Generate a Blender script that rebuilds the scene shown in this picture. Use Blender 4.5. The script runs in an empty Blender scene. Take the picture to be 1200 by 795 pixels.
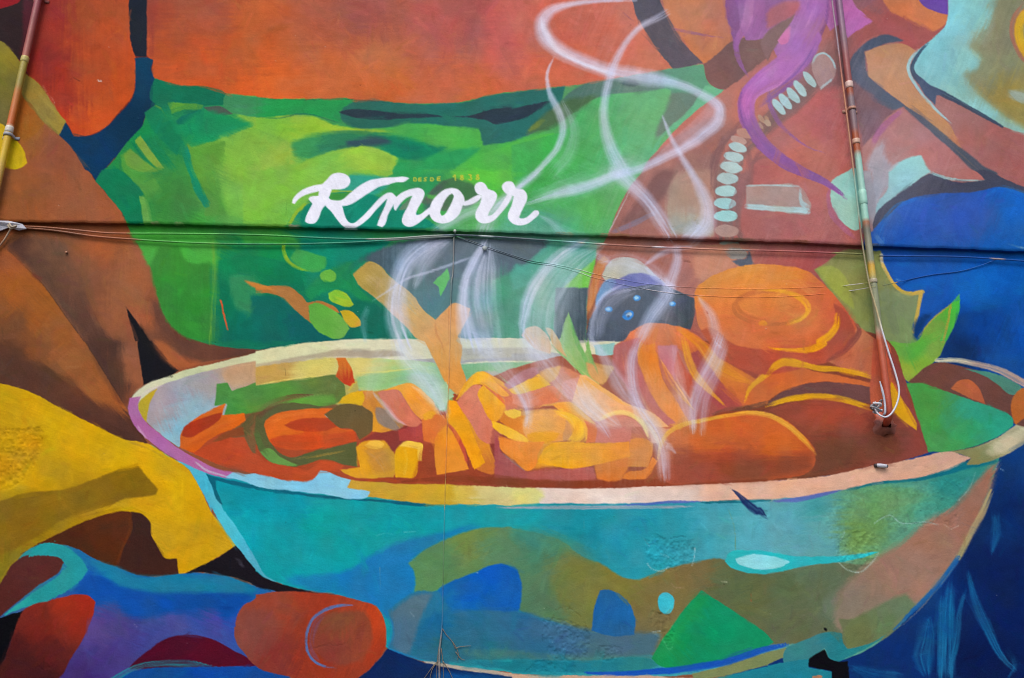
import bpy, math, random
import numpy as np
from mathutils import Matrix, Vector

# ------------------------------------------------------------------ camera, light, exposure
sc = bpy.context.scene
LENS = 32.0
FPX = LENS / 36.0 * 1200.0                      # focal length in pixels of a 1200 x 795 picture
PITCH, YAW, ROLL = math.radians(17.4), math.radians(3.6), math.radians(0.35)
CAM_LOC = Vector((0.0, -3.1, 1.60))
CAM_ROT = (Matrix.Rotation(-YAW, 3, 'Z') @ Matrix.Rotation(math.pi / 2 + PITCH, 3, 'X') @ Matrix.Rotation(ROLL, 3, 'Z'))
cam_data = bpy.data.cameras.new('camera')
cam_data.sensor_width = 36.0
cam_data.lens = LENS
cam_data.clip_end = 500.0
cam = bpy.data.objects.new('camera', cam_data)
sc.collection.objects.link(cam)
cam.matrix_world = Matrix.Translation(CAM_LOC) @ CAM_ROT.to_4x4()
sc.camera = cam

SUN_EL, SUN_AZ = math.radians(52), math.radians(196)   # azimuth measured from +Y clockwise: behind the camera
world = bpy.data.worlds.new('World')
sc.world = world
world.use_nodes = True
wn = world.node_tree.nodes
bg = wn['Background']
sky = wn.new('ShaderNodeTexSky')
sky.sky_type = 'NISHITA'
sky.sun_disc = False
sky.sun_elevation = SUN_EL
sky.sun_rotation = SUN_AZ
sky.air_density = 1.0
sky.dust_density = 3.0
sky.ozone_density = 1.0
world.node_tree.links.new(sky.outputs['Color'], bg.inputs['Color'])
bg.inputs['Strength'].default_value = 0.12
sun_data = bpy.data.lights.new('sun', 'SUN')
sun_data.energy = 0.9
sun_data.angle = math.radians(25)
sun_data.color = (1.0, 0.975, 0.955)
sun = bpy.data.objects.new('sun', sun_data)
sc.collection.objects.link(sun)
sd = Vector((math.sin(SUN_AZ) * math.cos(SUN_EL), math.cos(SUN_AZ) * math.cos(SUN_EL), math.sin(SUN_EL)))
sun.rotation_euler = sd.to_track_quat('Z', 'Y').to_euler()
sc.view_settings.view_transform = 'Standard'
sc.view_settings.look = 'None'
sc.view_settings.exposure = 0.80
sc.view_settings.gamma = 1.0
sc.view_settings.use_curve_mapping = False
sc.cycles.filter_width = 1.1

# ------------------------------------------------------------------ helpers
rng = np.random.default_rng(7)
random.seed(7)

def on_wall(px, py, depth=0.0):
    """point of the wall plane (Y = -depth) that the photograph shows at px, py"""
    px = np.asarray(px, float); py = np.asarray(py, float)
    d = np.stack([(px - 600.0) / FPX, (397.5 - py) / FPX, -np.ones_like(px)], -1)
    w = d @ np.array(CAM_ROT).T
    t = (-depth - CAM_LOC.y) / w[..., 1]
    return np.array(CAM_LOC) + w * t[..., None]

def lin(c):
    c = np.asarray(c, float)
    return np.where(c <= 0.04045, c / 12.92, ((c + 0.055) / 1.055) ** 2.4)

def hx(h):
    h = h.lstrip('#')
    return np.array([int(h[i:i + 2], 16) for i in (0, 2, 4)], np.float32) / 255.0

# ------------------------------------------------------------------ the painter: a mural laid down shape by shape on a wall-sized grid
PX0, PX1, PY0, PY1 = -240, 1440, -160, 955
SS = 1.5
W, H = int((PX1 - PX0) * SS), int((PY1 - PY0) * SS)
canvas = np.zeros((H, W, 3), np.float32)
canvas[:] = hx('8f5236')
label = np.zeros((H, W), np.int16)
relief = np.zeros((H, W), np.float32)
PARTS = ['painted_arm']
TILES = {'': (0, 0, 1.0), 'K': (340, 190, 8.0), 'N': (480, 190, 7.5), 'P': (400, 430, 7.947), 'Q': (510, 420, 7.947), 'R': (580, 470, 7.947), 'U': (660, 400, 7.947), 'V': (820, 60, 4.678), 'W': (140, 90, 4.0)}
for r, y0 in zip('ABCD', (0, 200, 400, 595)):
    for c, x0 in enumerate((0, 300, 600, 900)):
        TILES[r + str(c)] = (x0, y0, 3.973)

def smooth_noise(h, w, cell):
    gh, gw = int(h / cell) + 3, int(w / cell) + 3
    g = rng.standard_normal((gh, gw)).astype(np.float32)
    yy = np.arange(h) / cell; xx = np.arange(w) / cell
    yi = yy.astype(int); xi = xx.astype(int)
    fy = (yy - yi); fx = (xx - xi)
    fy = (fy * fy * (3 - 2 * fy))[:, None].astype(np.float32); fx = (fx * fx * (3 - 2 * fx))[None].astype(np.float32)
    a = g[yi][:, xi]; b = g[yi][:, xi + 1]; c = g[yi + 1][:, xi]; d = g[yi + 1][:, xi + 1]
    return (a * (1 - fx) + b * fx) * (1 - fy) + (c * (1 - fx) + d * fx) * fy

def box1(a, r, ax):
    k = int(r)
    if k < 1: return a
    p = np.concatenate([np.repeat(a.take([0], ax), k + 1, ax), a, np.repeat(a.take([-1], ax), k, ax)], ax)
    c = np.cumsum(p, ax, dtype=np.float64)
    n = a.shape[ax]
    return ((c.take(np.arange(2 * k + 1, 2 * k + 1 + n), ax) - c.take(np.arange(0, n), ax)) / (2 * k + 1)).astype(np.float32)

STREAK = {}
def streak(ang):
    """brush-hair noise drawn out along a direction (degrees, 0 = along x, 90 = down)"""
    k = int(round((ang % 180) / 22.5)) % 8
    if k not in STREAK:
        a = math.radians(k * 22.5)
        base = rng.standard_normal((H, W)).astype(np.float32)
        base = box1(box1(base, 1, 0), 1, 1)
        acc = np.zeros_like(base)
        for i in range(-14, 15):
            acc += np.roll(np.roll(base, int(round(i * 1.8 * math.sin(a))), 0), int(round(i * 1.8 * math.cos(a))), 1)
        acc /= acc.std()
        STREAK[k] = acc
    return STREAK[k]

MOTTLE = smooth_noise(H, W, 28) * 0.6 + smooth_noise(H, W, 9) * 0.4
RAG = smooth_noise(H, W, 3.0)

def pts_of(s, t=''):
    if not isinstance(s, str):
        return np.asarray(s, float)
    out = []
    for tok in s.split():
        if tok[0].isalpha():                      # a tile code switches the frame the numbers are read in
            t = tok; continue
        x0, y0, k = TILES[t]
        a = tok.split(',')
        out.append((x0 + float(a[0]) / k, y0 + float(a[1]) / k))
    return np.array(out)

def cr(p, closed, step=2.5):
    """Catmull-Rom through the points, kept sharp where the outline turns hard"""
    n = len(p)
    if n < 3:
        return p
    out = []
    rngi = range(n) if closed else range(n - 1)
    def tang(i):
        if not closed and i in (0, n - 1):
            return (p[1] - p[0]) if i == 0 else (p[-1] - p[-2])
        a, b, c = p[(i - 1) % n], p[i], p[(i + 1) % n]
        u, v = b - a, c - b
        lu, lv = np.hypot(*u) + 1e-6, np.hypot(*v) + 1e-6
        if np.dot(u, v) / (lu * lv) < 0.52:
            return None
        return (u / lu + v / lv) * 0.5
    T = [tang(i) for i in range(n)]
    for i in rngi:
        a, b = p[i], p[(i + 1) % n]
        L = np.hypot(*(b - a))
        d = (b - a)
        ta = d * 1.0 if T[i] is None else T[i] / (np.hypot(*T[i]) + 1e-6) * L
        tb = d * 1.0 if T[(i + 1) % n] is None else T[(i + 1) % n] / (np.hypot(*T[(i + 1) % n]) + 1e-6) * L
        m = max(2, int(L / step))
        s = np.linspace(0, 1, m, endpoint=False)[:, None]
        out.append((2 * s**3 - 3 * s**2 + 1) * a + (s**3 - 2 * s**2 + s) * ta + (-2 * s**3 + 3 * s**2) * b + (s**3 - s**2) * tb)
    if not closed:
        out.append(p[-1:])
    return np.concatenate(out)

def coverage(poly):
    """anti-aliased coverage of a closed outline: bounding box and mask"""
    q = (poly - (PX0, PY0)) * SS
    x0 = max(0, int(q[:, 0].min()) - 4); x1 = min(W, int(q[:, 0].max()) + 6)
    y0 = max(0, int(q[:, 1].min()) - 4); y1 = min(H, int(q[:, 1].max()) + 6)
    if x1 <= x0 or y1 <= y0:
        return None
    S = 4
    w, h = x1 - x0, y1 - y0
    acc = np.zeros((h * S, w + 2), np.float32)
    ax, ay = q[:, 0] - x0, (q[:, 1] - y0) * S
    bx, by = np.roll(ax, -1), np.roll(ay, -1)
    for i in range(len(q)):
        ya, yb, xa, xb, sg = ay[i], by[i], ax[i], bx[i], 1.0
        if ya == yb: continue
        if ya > yb: ya, yb, xa, xb, sg = yb, ya, xb, xa, -1.0
        r0 = max(0, math.ceil(ya - 0.5)); r1 = min(h * S, math.ceil(yb - 0.5))
        if r1 <= r0: continue
        rows = np.arange(r0, r1)
        xc = np.clip(xa + (rows + 0.5 - ya) * (xb - xa) / (yb - ya), 0, w)
        ci = xc.astype(int); f = xc - ci
        acc[rows, ci] += sg * (1 - f)
        acc[rows, ci + 1] += sg * f
    m = np.clip(np.abs(np.cumsum(acc, 1)[:, :w]), 0, 1).reshape(h, S, w).mean(1)
    return x0, x1, y0, y1, m

def blur(a, r):
    for _ in range(2):
        a = box1(box1(a, r, 0), r, 1)
    return a

UNIQ = ('/carrot', '/potato', '/leaf', '/zipper_tooth', '/blue_spot', '/finger', '/painted_patch', '/wisp', '/cuff_edge', '/slate_shape', '/pocket', 'painted_backdrop', 'painted_strap', 'painted_fruit', 'painted_leaf', '/bowl_edge', '/highlight')
_u = [0]
def part_new(name):
    if name.endswith(UNIQ):
        _u[0] += 1
        return part_id('%s#u%d' % (name, _u[0]))
    return part_id(name)

def part_id(name):
    if name not in PARTS:
        PARTS.append(name)
    return PARTS.index(name)

def colour_field(c, t, x0, x1, y0, y1, ang):
    toks = c.split()
    if len(toks) == 1:
        return hx(toks[0])[None, None]
    yy, xx = np.mgrid[y0:y1, x0:x1].astype(np.float32)
    st = streak(ang)[y0:y1, x0:x1]
    xx = xx / SS + PX0 + st * 3 + MOTTLE[y0:y1, x0:x1] * 7; yy = yy / SS + PY0 + st * 3
    num = 0; den = 0
    for tk in toks:
        if tk in TILES: t = tk; continue
        a = tk.split(',')
        X0, Y0, k = TILES[t]
        cx, cy = X0 + float(a[0]) / k, Y0 + float(a[1]) / k
        wgt = 1.0 / (((xx - cx) ** 2 + (yy - cy) ** 2) / 400 + 0.3) ** 1.6
        num = num + wgt[..., None] * hx(a[2]); den = den + wgt
    return num / den[..., None]

def F(c, s, t='', part=None, soft=0, an=20, br=0.035, op=1.0, rag=0.0, sharp=False, hole=None, wob=0.35):
    """fill an outline with paint"""
    p = pts_of(s, t)
    q = p if sharp else cr(p, True)
    if wob and not sharp:
        k = np.arange(len(q)); ph = rng.uniform(0, 6.28, 4)
        q = q + wob * np.stack([np.sin(k * 0.9 + ph[0]) + np.sin(k * 0.37 + ph[1]), np.sin(k * 0.8 + ph[2]) + np.sin(k * 0.31 + ph[3])], 1) * 0.5
    cv = coverage(q)
    if cv is None: return
    x0, x1, y0, y1, m = cv
    if hole is not None:
        cvh = coverage(cr(pts_of(hole, t), True))
        a0, a1, b0, b1, mh = cvh
        full = np.zeros((H, W), np.float32); full[b0:b1, a0:a1] = mh
        m = m * (1 - full[y0:y1, x0:x1])
    if soft:
        soft = soft * SS
        pad = int(soft * 2 + 2)
        X0, X1, Y0, Y1 = max(0, x0 - pad), min(W, x1 + pad), max(0, y0 - pad), min(H, y1 + pad)
        mm = np.zeros((Y1 - Y0, X1 - X0), np.float32); mm[y0 - Y0:y1 - Y0, x0 - X0:x1 - X0] = m
        m = blur(mm, soft); x0, x1, y0, y1 = X0, X1, Y0, Y1
        m = np.clip((m - 0.5) * 1.15 + 0.5 + streak(an)[y0:y1, x0:x1] * 0.11 * np.minimum(1, 4 * m * (1 - m)), 0, 1)
    if rag:
        e = blur(m, max(1, int(rag)))
        m = np.clip((e - 0.5 + RAG[y0:y1, x0:x1] * 0.12 + streak(an)[y0:y1, x0:x1] * 0.10) * 3 + 0.5, 0, 1)
    col = colour_field(c, t, x0, x1, y0, y1, an)
    tex = 1 + 0.15 * br * streak(an)[y0:y1, x0:x1] + br * 0.35 * MOTTLE[y0:y1, x0:x1]
    a = (m * op)[..., None]
    reg = canvas[y0:y1, x0:x1]
    reg[:] = reg * (1 - a) + np.clip(col * tex[..., None], 0, 1) * a
    if part:
        label[y0:y1, x0:x1][m * op > 0.5] = part_new(part)
    relief[y0:y1, x0:x1] += (m * op * (0.00003 * streak(an)[y0:y1, x0:x1])).astype(np.float32)

def S(c, s, w, t='', part=None, op=1.0, hair=0.25, soft=0.35, lab=0.4, end=0.12, jit=0.0):
    """one brush stroke: centre line, width (in the tile's own units), dry hairs along it"""
    k = TILES[t][2]
    p = cr(pts_of(s, t), False, 1.2)
    seg = np.hypot(*np.diff(p, axis=0).T); L = np.concatenate([[0], np.cumsum(seg)])
    n = max(4, int(L[-1] / 0.8))
    li = np.linspace(0, L[-1], n)
    P = np.stack([np.interp(li, L, p[:, 0]), np.interp(li, L, p[:, 1])], 1)
    ws = np.array([float(v) for v in str(w).split()]) / k / 2
    wd = np.interp(np.linspace(0, 1, n), np.linspace(0, 1, len(ws)), ws)
    Tn = np.gradient(P, axis=0); Tn /= np.hypot(*Tn.T)[:, None] + 1e-6
    q = (P - (PX0, PY0)) * SS
    mw = wd.max() * SS + 3
    x0 = max(0, int(q[:, 0].min() - mw)); x1 = min(W, int(q[:, 0].max() + mw) + 1)
    y0 = max(0, int(q[:, 1].min() - mw)); y1 = min(H, int(q[:, 1].max() + mw) + 1)
    if x1 <= x0 or y1 <= y0: return
    A = np.zeros((y1 - y0, x1 - x0), np.float32)
    hn = rng.standard_normal((24, max(4, int(L[-1] / 45) + 3))).astype(np.float32)
    hn = (hn + 0.5 * np.roll(hn, 1, 0)) / 1.1
    best = np.full(A.shape, 9.0, np.float32); U = np.zeros_like(A); V = np.zeros_like(A)
    for i in range(n):
        r = wd[i] * SS + 1.5
        a0, a1 = max(x0, int(q[i, 0] - r)), min(x1, int(q[i, 0] + r) + 2)
        b0, b1 = max(y0, int(q[i, 1] - r)), min(y1, int(q[i, 1] + r) + 2)
        if a1 <= a0 or b1 <= b0: continue
        dx = np.arange(a0, a1)[None] - q[i, 0]; dy = np.arange(b0, b1)[:, None] - q[i, 1]
        dd = np.sqrt(dx * dx + dy * dy) / max(wd[i] * SS, 0.3)
        sub = best[b0 - y0:b1 - y0, a0 - x0:a1 - x0]
        mk = dd < sub
        sub[mk] = dd[mk]
        U[b0 - y0:b1 - y0, a0 - x0:a1 - x0][mk] = ((-dx * Tn[i, 1] + dy * Tn[i, 0]) / max(wd[i] * SS, 0.3))[mk]
        V[b0 - y0:b1 - y0, a0 - x0:a1 - x0][mk] = i / n
    wmed = np.interp(V, np.linspace(0, 1, n), wd * SS)
    edge = np.clip((1 - best) / np.maximum(soft, 0.9 / np.maximum(wmed, 0.3)) + 0.25, 0, 1)
    iu = np.clip((U + 1) / 2, 0, 0.999) * 22; jv = V * (hn.shape[1] - 2)
    i0 = iu.astype(int); j0 = jv.astype(int); fu = iu - i0; fv = jv - j0
    nz = (hn[i0, j0] * (1 - fu) + hn[i0 + 1, j0] * fu) * (1 - fv) + (hn[i0, j0 + 1] * (1 - fu) + hn[i0 + 1, j0 + 1] * fu) * fv
    endf = 1.0
    if end > 0:
        endf = np.clip((np.minimum(V, 1 - V) + 0.02 + nz * 0.03) / end, 0, 1)
    al = np.clip(edge * (1 - hair + hair * 0.9 * nz), 0, 1) * endf * op
    al[best > 1.6] = 0
    col = colour_field(c, t, x0, x1, y0, y1, 20)
    reg = canvas[y0:y1, x0:x1]
    reg[:] = reg * (1 - al[..., None]) + col * al[..., None]
    if part and not part.endswith(('/carrot', '/potato')):
        label[y0:y1, x0:x1][al > lab] = part_new(part)

def E(c, cx, cy, rx, ry, t='', rot=0, part=None, **k):
    a = np.linspace(0, 2 * math.pi, 14, endpoint=False)
    x0, y0, s = TILES[t]
    R = math.radians(rot)
    ex, ey = rx * np.cos(a), ry * np.sin(a)
    p = np.stack([x0 + (cx + ex * math.cos(R) - ey * math.sin(R)) / s, y0 + (cy + ex * math.sin(R) + ey * math.cos(R)) / s], 1)
    F(c, p, t, part, **k)

def BRUSHWORK(n, length, width, op, jit, seed, tol=0.10):
    """go over the coats with short brush marks that follow the painted forms, each a shade off what it covers"""
    r = np.random.default_rng(seed)
    g = blur(canvas.mean(-1), 3)
    gy, gx = np.gradient(g)
    gx, gy = blur(gx, 5), blur(gy, 5)
    wander = smooth_noise(H, W, 70)
    for k in range(n):
        cx, cy = r.uniform(20, W - 20), r.uniform(20, H - 20)
        i, j = int(cy), int(cx)
        if gx[i, j] ** 2 + gy[i, j] ** 2 > 4e-6:
            a = math.atan2(gy[i, j], gx[i, j]) + math.pi / 2
        else:
            a = wander[i, j] * 2.2 + 0.4
        a += r.normal(0, 0.22)
        L = r.uniform(*length) * SS / 2; w = r.uniform(*width) * SS / 2
        ca, sa = math.cos(a), math.sin(a)
        c0 = canvas[i, j].copy()
        ok = True
        for f in (-0.9, 0.9):
            ii, jj = int(cy + f * L * sa), int(cx + f * L * ca)
            if not (0 <= ii < H and 0 <= jj < W) or np.abs(canvas[ii, jj] - c0).max() > tol:
                ok = False
        if not ok: continue
        R = int(L + w) + 2
        x0, x1, y0, y1 = max(0, j - R), min(W, j + R), max(0, i - R), min(H, i + R)
        dx = np.arange(x0, x1)[None] - cx; dy = np.arange(y0, y1)[:, None] - cy
        v = dx * ca + dy * sa; u = -dx * sa + dy * ca + 0.08 * w * np.sin(v / L * 3 + k)
        hair = r.uniform(0.25, 1.0, 18)
        fray = r.uniform(0.72, 1.06, 18)
        iu = np.clip((u / w + 1) * 8.5, 0, 17).astype(int)
        al = np.clip((1 - np.abs(u) / w) * w * 0.8, 0, 1) * np.clip((fray[iu] - np.abs(v) / L) * 6, 0, 1) * hair[iu] * op
        c1 = np.clip(c0 * (1 + r.normal(0, jit)) + r.normal(0, jit * 0.35, 3), 0, 1)
        reg = canvas[y0:y1, x0:x1]
        reg += (c1 - reg) * al[..., None].astype(np.float32)

def CRISP(k=0.45):
    b = np.stack([blur(canvas[..., c], 1) for c in range(3)], -1)
    canvas[:] = np.clip(canvas + k * (canvas - b), 0, 1)

def PAINTERLY():
    """hand-made edges and uneven coats: edges drag a little with the brush, coats vary in tone"""
    yy, xx = np.mgrid[0:H, 0:W].astype(np.float32)
    k = np.clip(smooth_noise(H, W, 60) * 0.5 + 0.5, 0, 1)
    a = streak(22) * (1 - k) + streak(112) * k
    dx = smooth_noise(H, W, 5) * 0.22 + smooth_noise(H, W, 22) * 0.35 + a * 0.24 * np.clip(smooth_noise(H, W, 35) + 0.4, 0, 2)
    dy = smooth_noise(H, W, 5) * 0.22 + smooth_noise(H, W, 22) * 0.35 + a * 0.20 * np.clip(smooth_noise(H, W, 35) + 0.4, 0, 2)
    X = np.clip(xx + dx, 0, W - 1.01); Y = np.clip(yy + dy, 0, H - 1.01)
    i, j = Y.astype(int), X.astype(int); fy, fx = (Y - i)[..., None], (X - j)[..., None]
    c = (canvas[i, j] * (1 - fx) + canvas[i, j + 1] * fx) * (1 - fy) + (canvas[i + 1, j] * (1 - fx) + canvas[i + 1, j + 1] * fx) * fy
    tone = 1 + 0.010 * smooth_noise(H, W, 45) + 0.012 * smooth_noise(H, W, 13) + 0.005 * a
    hue = smooth_noise(H, W, 32)
    lum = c.mean(-1, keepdims=True)
    c = c * tone[..., None] * (1 + hue[..., None] * np.array([0.016, -0.004, -0.016], np.float32))
    c = lum + (c - lum) * (1.0 - 0.06 * np.clip(smooth_noise(H, W, 26), -1, 1.5))[..., None]
    canvas[:] = np.clip(c + 0.006 * rng.standard_normal((H, W, 1)).astype(np.float32), 0, 1)

def CRACK(s, t='', depth=0.004, w=0.8, col=None, op=0.14):
    """a real groove in the plaster"""
    p = cr(pts_of(s, t), False, 0.6)
    seg = np.hypot(*np.diff(p, axis=0).T); L = np.concatenate([[0], np.cumsum(seg)])
    n = max(3, int(L[-1] / 0.5)); li = np.linspace(0, L[-1], n)
    jx = np.convolve(rng.standard_normal(n + 12), np.ones(5) / 2.2, 'same')[:n]; jy = np.convolve(rng.standard_normal(n + 12), np.ones(5) / 2.2, 'same')[:n]
    gate = np.convolve(rng.standard_normal(n + 40), np.ones(13) / 3.6, 'same')[:n]
    for x, y, g0 in zip(np.interp(li, L, p[:, 0]) + 0.7 * jx, np.interp(li, L, p[:, 1]) + 0.7 * jy, gate):
        if g0 < -0.5: continue
        i, j = int((y - PY0) * SS), int((x - PX0) * SS)
        ww = w * random.uniform(0.6, 1.2)
        ww *= SS
        r = int(ww + 1.5)
        if i < r or j < r or i >= H - r or j >= W - r: continue
        yy, xx = np.mgrid[-r:r + 1, -r:r + 1]
        g = np.clip(1.2 - np.hypot(xx, yy) / ww, 0, 1)
        sub = relief[i - r:i + r + 1, j - r:j + r + 1]
        np.minimum(sub, -0.6 * depth * g * random.uniform(0.2, 1.0), out=sub, where=g > 0.05)
        if col:
            cs = canvas[i - r:i + r + 1, j - r:j + r + 1]
            cs[:] = cs * (1 - g[..., None] * op) + hx(col) * g[..., None] * op

def FLAKE(s, t='', rough=0.0016, drop=0.0008, cell=2.6):
    rough *= 0.7; cell *= 1.2
    """patch where the skim coat has come off: lower and rough"""
    cv = coverage(cr(pts_of(s, t), True))
    x0, x1, y0, y1, m = cv
    m = np.clip((blur(m, 1) - 0.5 + RAG[y0:y1, x0:x1] * 0.18) * 4 + 0.5, 0, 1)
    nz = smooth_noise(H, W, cell)[y0:y1, x0:x1] * 0.6 + smooth_noise(H, W, cell * 2.3)[y0:y1, x0:x1] * 0.5
    relief[y0:y1, x0:x1] += m * (rough * nz - drop)
    reg = canvas[y0:y1, x0:x1]
    reg[:] = np.clip(reg * (1 + 0.05 * (m * nz)[..., None]), 0, 1)

# ------------------------------------------------------------------ the mural, back to front
ARM, SLV, HAND = 'painted_arm', 'painted_yellow_sleeve', 'painted_hand'
BLO, STR, APR = 'painted_blouse', 'painted_strap', 'painted_apron'
JAC, HAIR, DRP, BOWL = 'painted_jacket', 'painted_hair', 'painted_blue_cloth', 'painted_bowl'
# ---- whole-wall grounds
F('6d2a22', '-240,-160 300,-160 300,300 -240,300', part='painted_backdrop', sharp=True)
F('A3 0,0,a8625a 300,300,ac6560 800,700,a86c66 -1010,400,a8604c -900,700,a86a54 B3 -1010,400,b06a50 100,400,a45650', '700,-160 1440,-160 1440,500 700,500', part=JAC, sharp=True, an=60)
F('B3 600,200,2b59ad 900,200,3158aa 1192,150,1c64b8 700,420,1e58ac 1000,500,0a5cb4 1192,460,0a5aae 750,600,1a54a4 1000,750,0b3f86 C3 900,40,0d2f62 1150,60,0b489a 1192,20,0a55b8 1150,550,0d3c7a D3 1100,60,0e3874 1050,300,0b2c64 1192,500,0a285e 900,400,0e3c7a 600,700,0c2e68 1000,750,081c4c 1192,100,0e3a76', '1015,240 1060,228 1100,215 1440,225 1440,955 850,955 850,700 1000,480', part=DRP, an=110, sharp=True, br=.06)
F('06184a', '1120,600 1220,560 1260,800 1100,800', soft=16, op=.6, an=100)
F('0f4c94', '1150,400 1230,380 1230,480 1180,500', soft=12, op=.6, an=100)
F('0a2c60', '1100,520 1200,540 1180,640 1120,640', soft=12, op=.5, an=60)
# ---- upper left
F('2c1d1f', 'A0 -1010,-500 190,-500 185,0 110,290 60,260 0,190 -1010,-200', part='painted_backdrop')
F('A0 130,60,50202a 110,200,46191f', 'A0 105,0 180,0 160,110 115,280 95,270 110,120', soft=2)
F('8e1a21', 'A0 -300,-100 110,-40 95,5 60,25 0,42 -300,60', an=0)
F('A0 260,40,92302a 200,300,8c2a26 400,60,a34a26 420,300,b14b23 560,150,b95026 300,480,a63421 430,560,cc561e 350,600,c8481e 150,340,98301f 560,420,c0501f', 'A0 190,-400 600,-400 603,0 604,90 610,190 632,265 630,400 622,440 560,520 490,595 420,630 345,640 320,590 300,565 240,480 190,400 125,335 118,300 150,180', part=BLO + '/sleeve', an=80, br=.045)
F('A0 750,40,9c4a34 1000,60,a8553c 850,200,b4532c 900,350,c45526 1150,300,bf5a2a 1150,420,d25c26 A1 0,100,bf5e2e 60,380,dc6628 300,60,b05c44 500,60,a4574e 550,250,c06c44 600,400,cc6430 350,350,c86a3a 850,150,b25e56 1000,60,a85852 1150,200,c8645a 900,380,c86848 1000,440,cc6a40 A2 60,80,c86a5a 300,120,c46450 200,330,d06a4c 500,200,cc6850 650,280,cc6a48', 'A0 685,-500 685,0 690,270 715,285 710,330 720,365 800,390 900,412 1000,428 1192,452 A1 0,455 150,462 330,460 500,468 600,475 700,482 860,483 1000,470 1080,445 1192,430 A2 0,430 150,412 350,390 500,365 640,340 750,324 700,240 600,100 560,0 540,-500', part=BLO, an=170, br=.05)
F('8c3a34', 'A0 688,0 735,0 715,270 695,272', soft=3, op=.5, an=90)
F('9c5044', 'A1 350,60 700,40 720,200 450,180', soft=8, op=.35, an=0)
F('c87244', 'A1 480,230 720,210 740,360 500,360', soft=7, op=.5, an=0)
F('ce5c5a', 'A1 1030,0 1192,0 1192,240 1080,180', soft=7, op=.4, an=60)
F('18202d', 'A0 600,-400 683,-400 685,120 682,265 632,265 610,190 603,90', part=STR, an=90)
F('A0 660,300,063c58 640,600,02304a 450,720,00365a', 'A0 630,272 680,268 715,280 706,330 722,365 715,430 728,480 690,520 660,590 600,660 550,720 480,800 B0 475,0 448,52 405,0 A0 400,795 340,700 275,628 305,570 345,640 430,630 500,590 560,530 625,440 632,380', part=STR, an=90)
# ---- brown arm
F('A0 100,650,a0602c 250,700,925238 B0 100,100,94562f 350,150,9c5a38 480,220,a05a38 150,300,96562e 500,330,a85c34 300,420,825036 450,550,865238 620,480,a8623c 650,650,9c5a3c 750,680,6e4534 560,600,96603e 850,760,70442f C0 900,40,6d4232 1100,50,643c30', 'A0 -1010,560 60,640 200,560 275,628 340,700 400,795 B0 405,0 445,50 575,210 600,270 640,340 705,460 740,600 780,700 850,760 930,797 C0 1192,35 1192,60 835,135 600,300 690,480 0,230 -1010,230', part=ARM, an=80, br=.05)
F('B0 60,380,56392f 200,450,5e4032 350,650,5c4034 250,380,74503a 420,500,7c5038 C0 450,80,54382e 540,220,4c3128', 'B0 40,330 130,300 300,340 330,420 420,520 430,640 520,795 C0 570,0 590,140 600,280 580,305 480,150 390,0 B0 390,795 300,670 200,530 100,430 30,365', soft=5, an=60)
F('a5603a', 'B0 640,480 690,460 720,600 760,720 700,760 600,640 600,520', soft=6, op=.5, an=75)
F('5e3d33', 'B0 690,600 740,620 790,720 880,795 C0 950,30 880,40 B0 740,740', soft=4, op=.7, an=50)
F('B0 40,420,9c5832 60,560,a45c24 200,640,a85c22 60,720,7a4a2c 250,760,9a5a2c C0 40,60,5d3a26 200,80,7a482a 300,90,a4602e 450,240,a8602e 560,290,b4622c 150,200,54342a 400,330,5a3628 600,400,4c2c22 560,420,472a22', 'B0 -1010,300 0,358 100,430 200,530 300,670 390,795 C0 395,0 500,170 580,300 600,330 690,480 580,460 450,400 300,325 150,245 0,200 -1010,150', part=ARM + '/finger', an=55, br=.05)
F('C0 60,100,56362a 250,230,583628 420,340,54332a', 'C0 -200,60 0,30 120,90 260,140 350,200 420,280 560,330 690,480 580,460 450,400 300,325 150,245 0,200 -200,180', soft=5, an=40, op=.8)
F('C0 440,40,583a30 520,180,56382e 600,100,9c5c3c 630,200,a05e3c 590,270,84482e', 'C0 400,0 640,0 668,200 612,258 603,300 585,305 500,170', part=ARM + '/finger', an=80)
F('4a3128', 'C0 400,0 560,0 575,120 590,300 560,280 480,150', soft=4, op=.6, an=75)
F('15151b', 'B0 585,630 620,680 700,797 C0 705,0 760,80 835,135 800,160 670,205 655,110 640,0 B0 630,797', part='painted_backdrop', an=80)
F('C0 760,70,a86038 900,110,aa5c36', 'C0 705,0 760,0 860,80 960,100 840,135 760,80', soft=3, an=40)
S('3a2820', 'B0 30,362 100,432 200,532 300,672 392,797 C0 395,0 500,170 582,302', 6, 'B0', op=.7)
S('8a4a30', 'C0 835,135 1000,98 1192,58', 10, 'C0', op=.7)
# sash and yellow blob beside the left pipe
F('A0 20,260,8c7e28 60,380,746a2c 20,520,6c6434', 'A0 -1010,0 0,190 60,245 100,300 110,440 60,600 0,600 -1010,560', part='painted_sash', an=50, br=.07)
F('A0 120,400,b0601c 90,520,a65a1c 150,600,9a6024', 'A0 100,330 190,400 230,520 190,600 120,650 40,640 60,560 100,440', an=80, soft=1)
F('A0 150,400,a08434 260,580,9c8638 200,520,8f7c3a', 'A0 120,345 190,400 240,475 308,568 275,630 200,565 150,490 105,440', part='painted_sash', an=50, br=.07)
S('6a6430', 'A0 108,440 150,500 200,560 272,625', 14, 'A0', op=.6)
F('A0 60,720,c4a810 110,760,cfae14', 'A0 25,655 65,650 110,700 128,760 95,785 40,790 10,780 30,720', part='painted_fruit', an=70)
F('A0 10,620,cca818', 'A0 -300,560 0,575 30,600 42,650 20,720 0,800 -300,800', part='painted_fruit', an=80)
S('b0a018', 'A0 70,665 100,720 95,775', 12, 'A0', op=.5)
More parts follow.
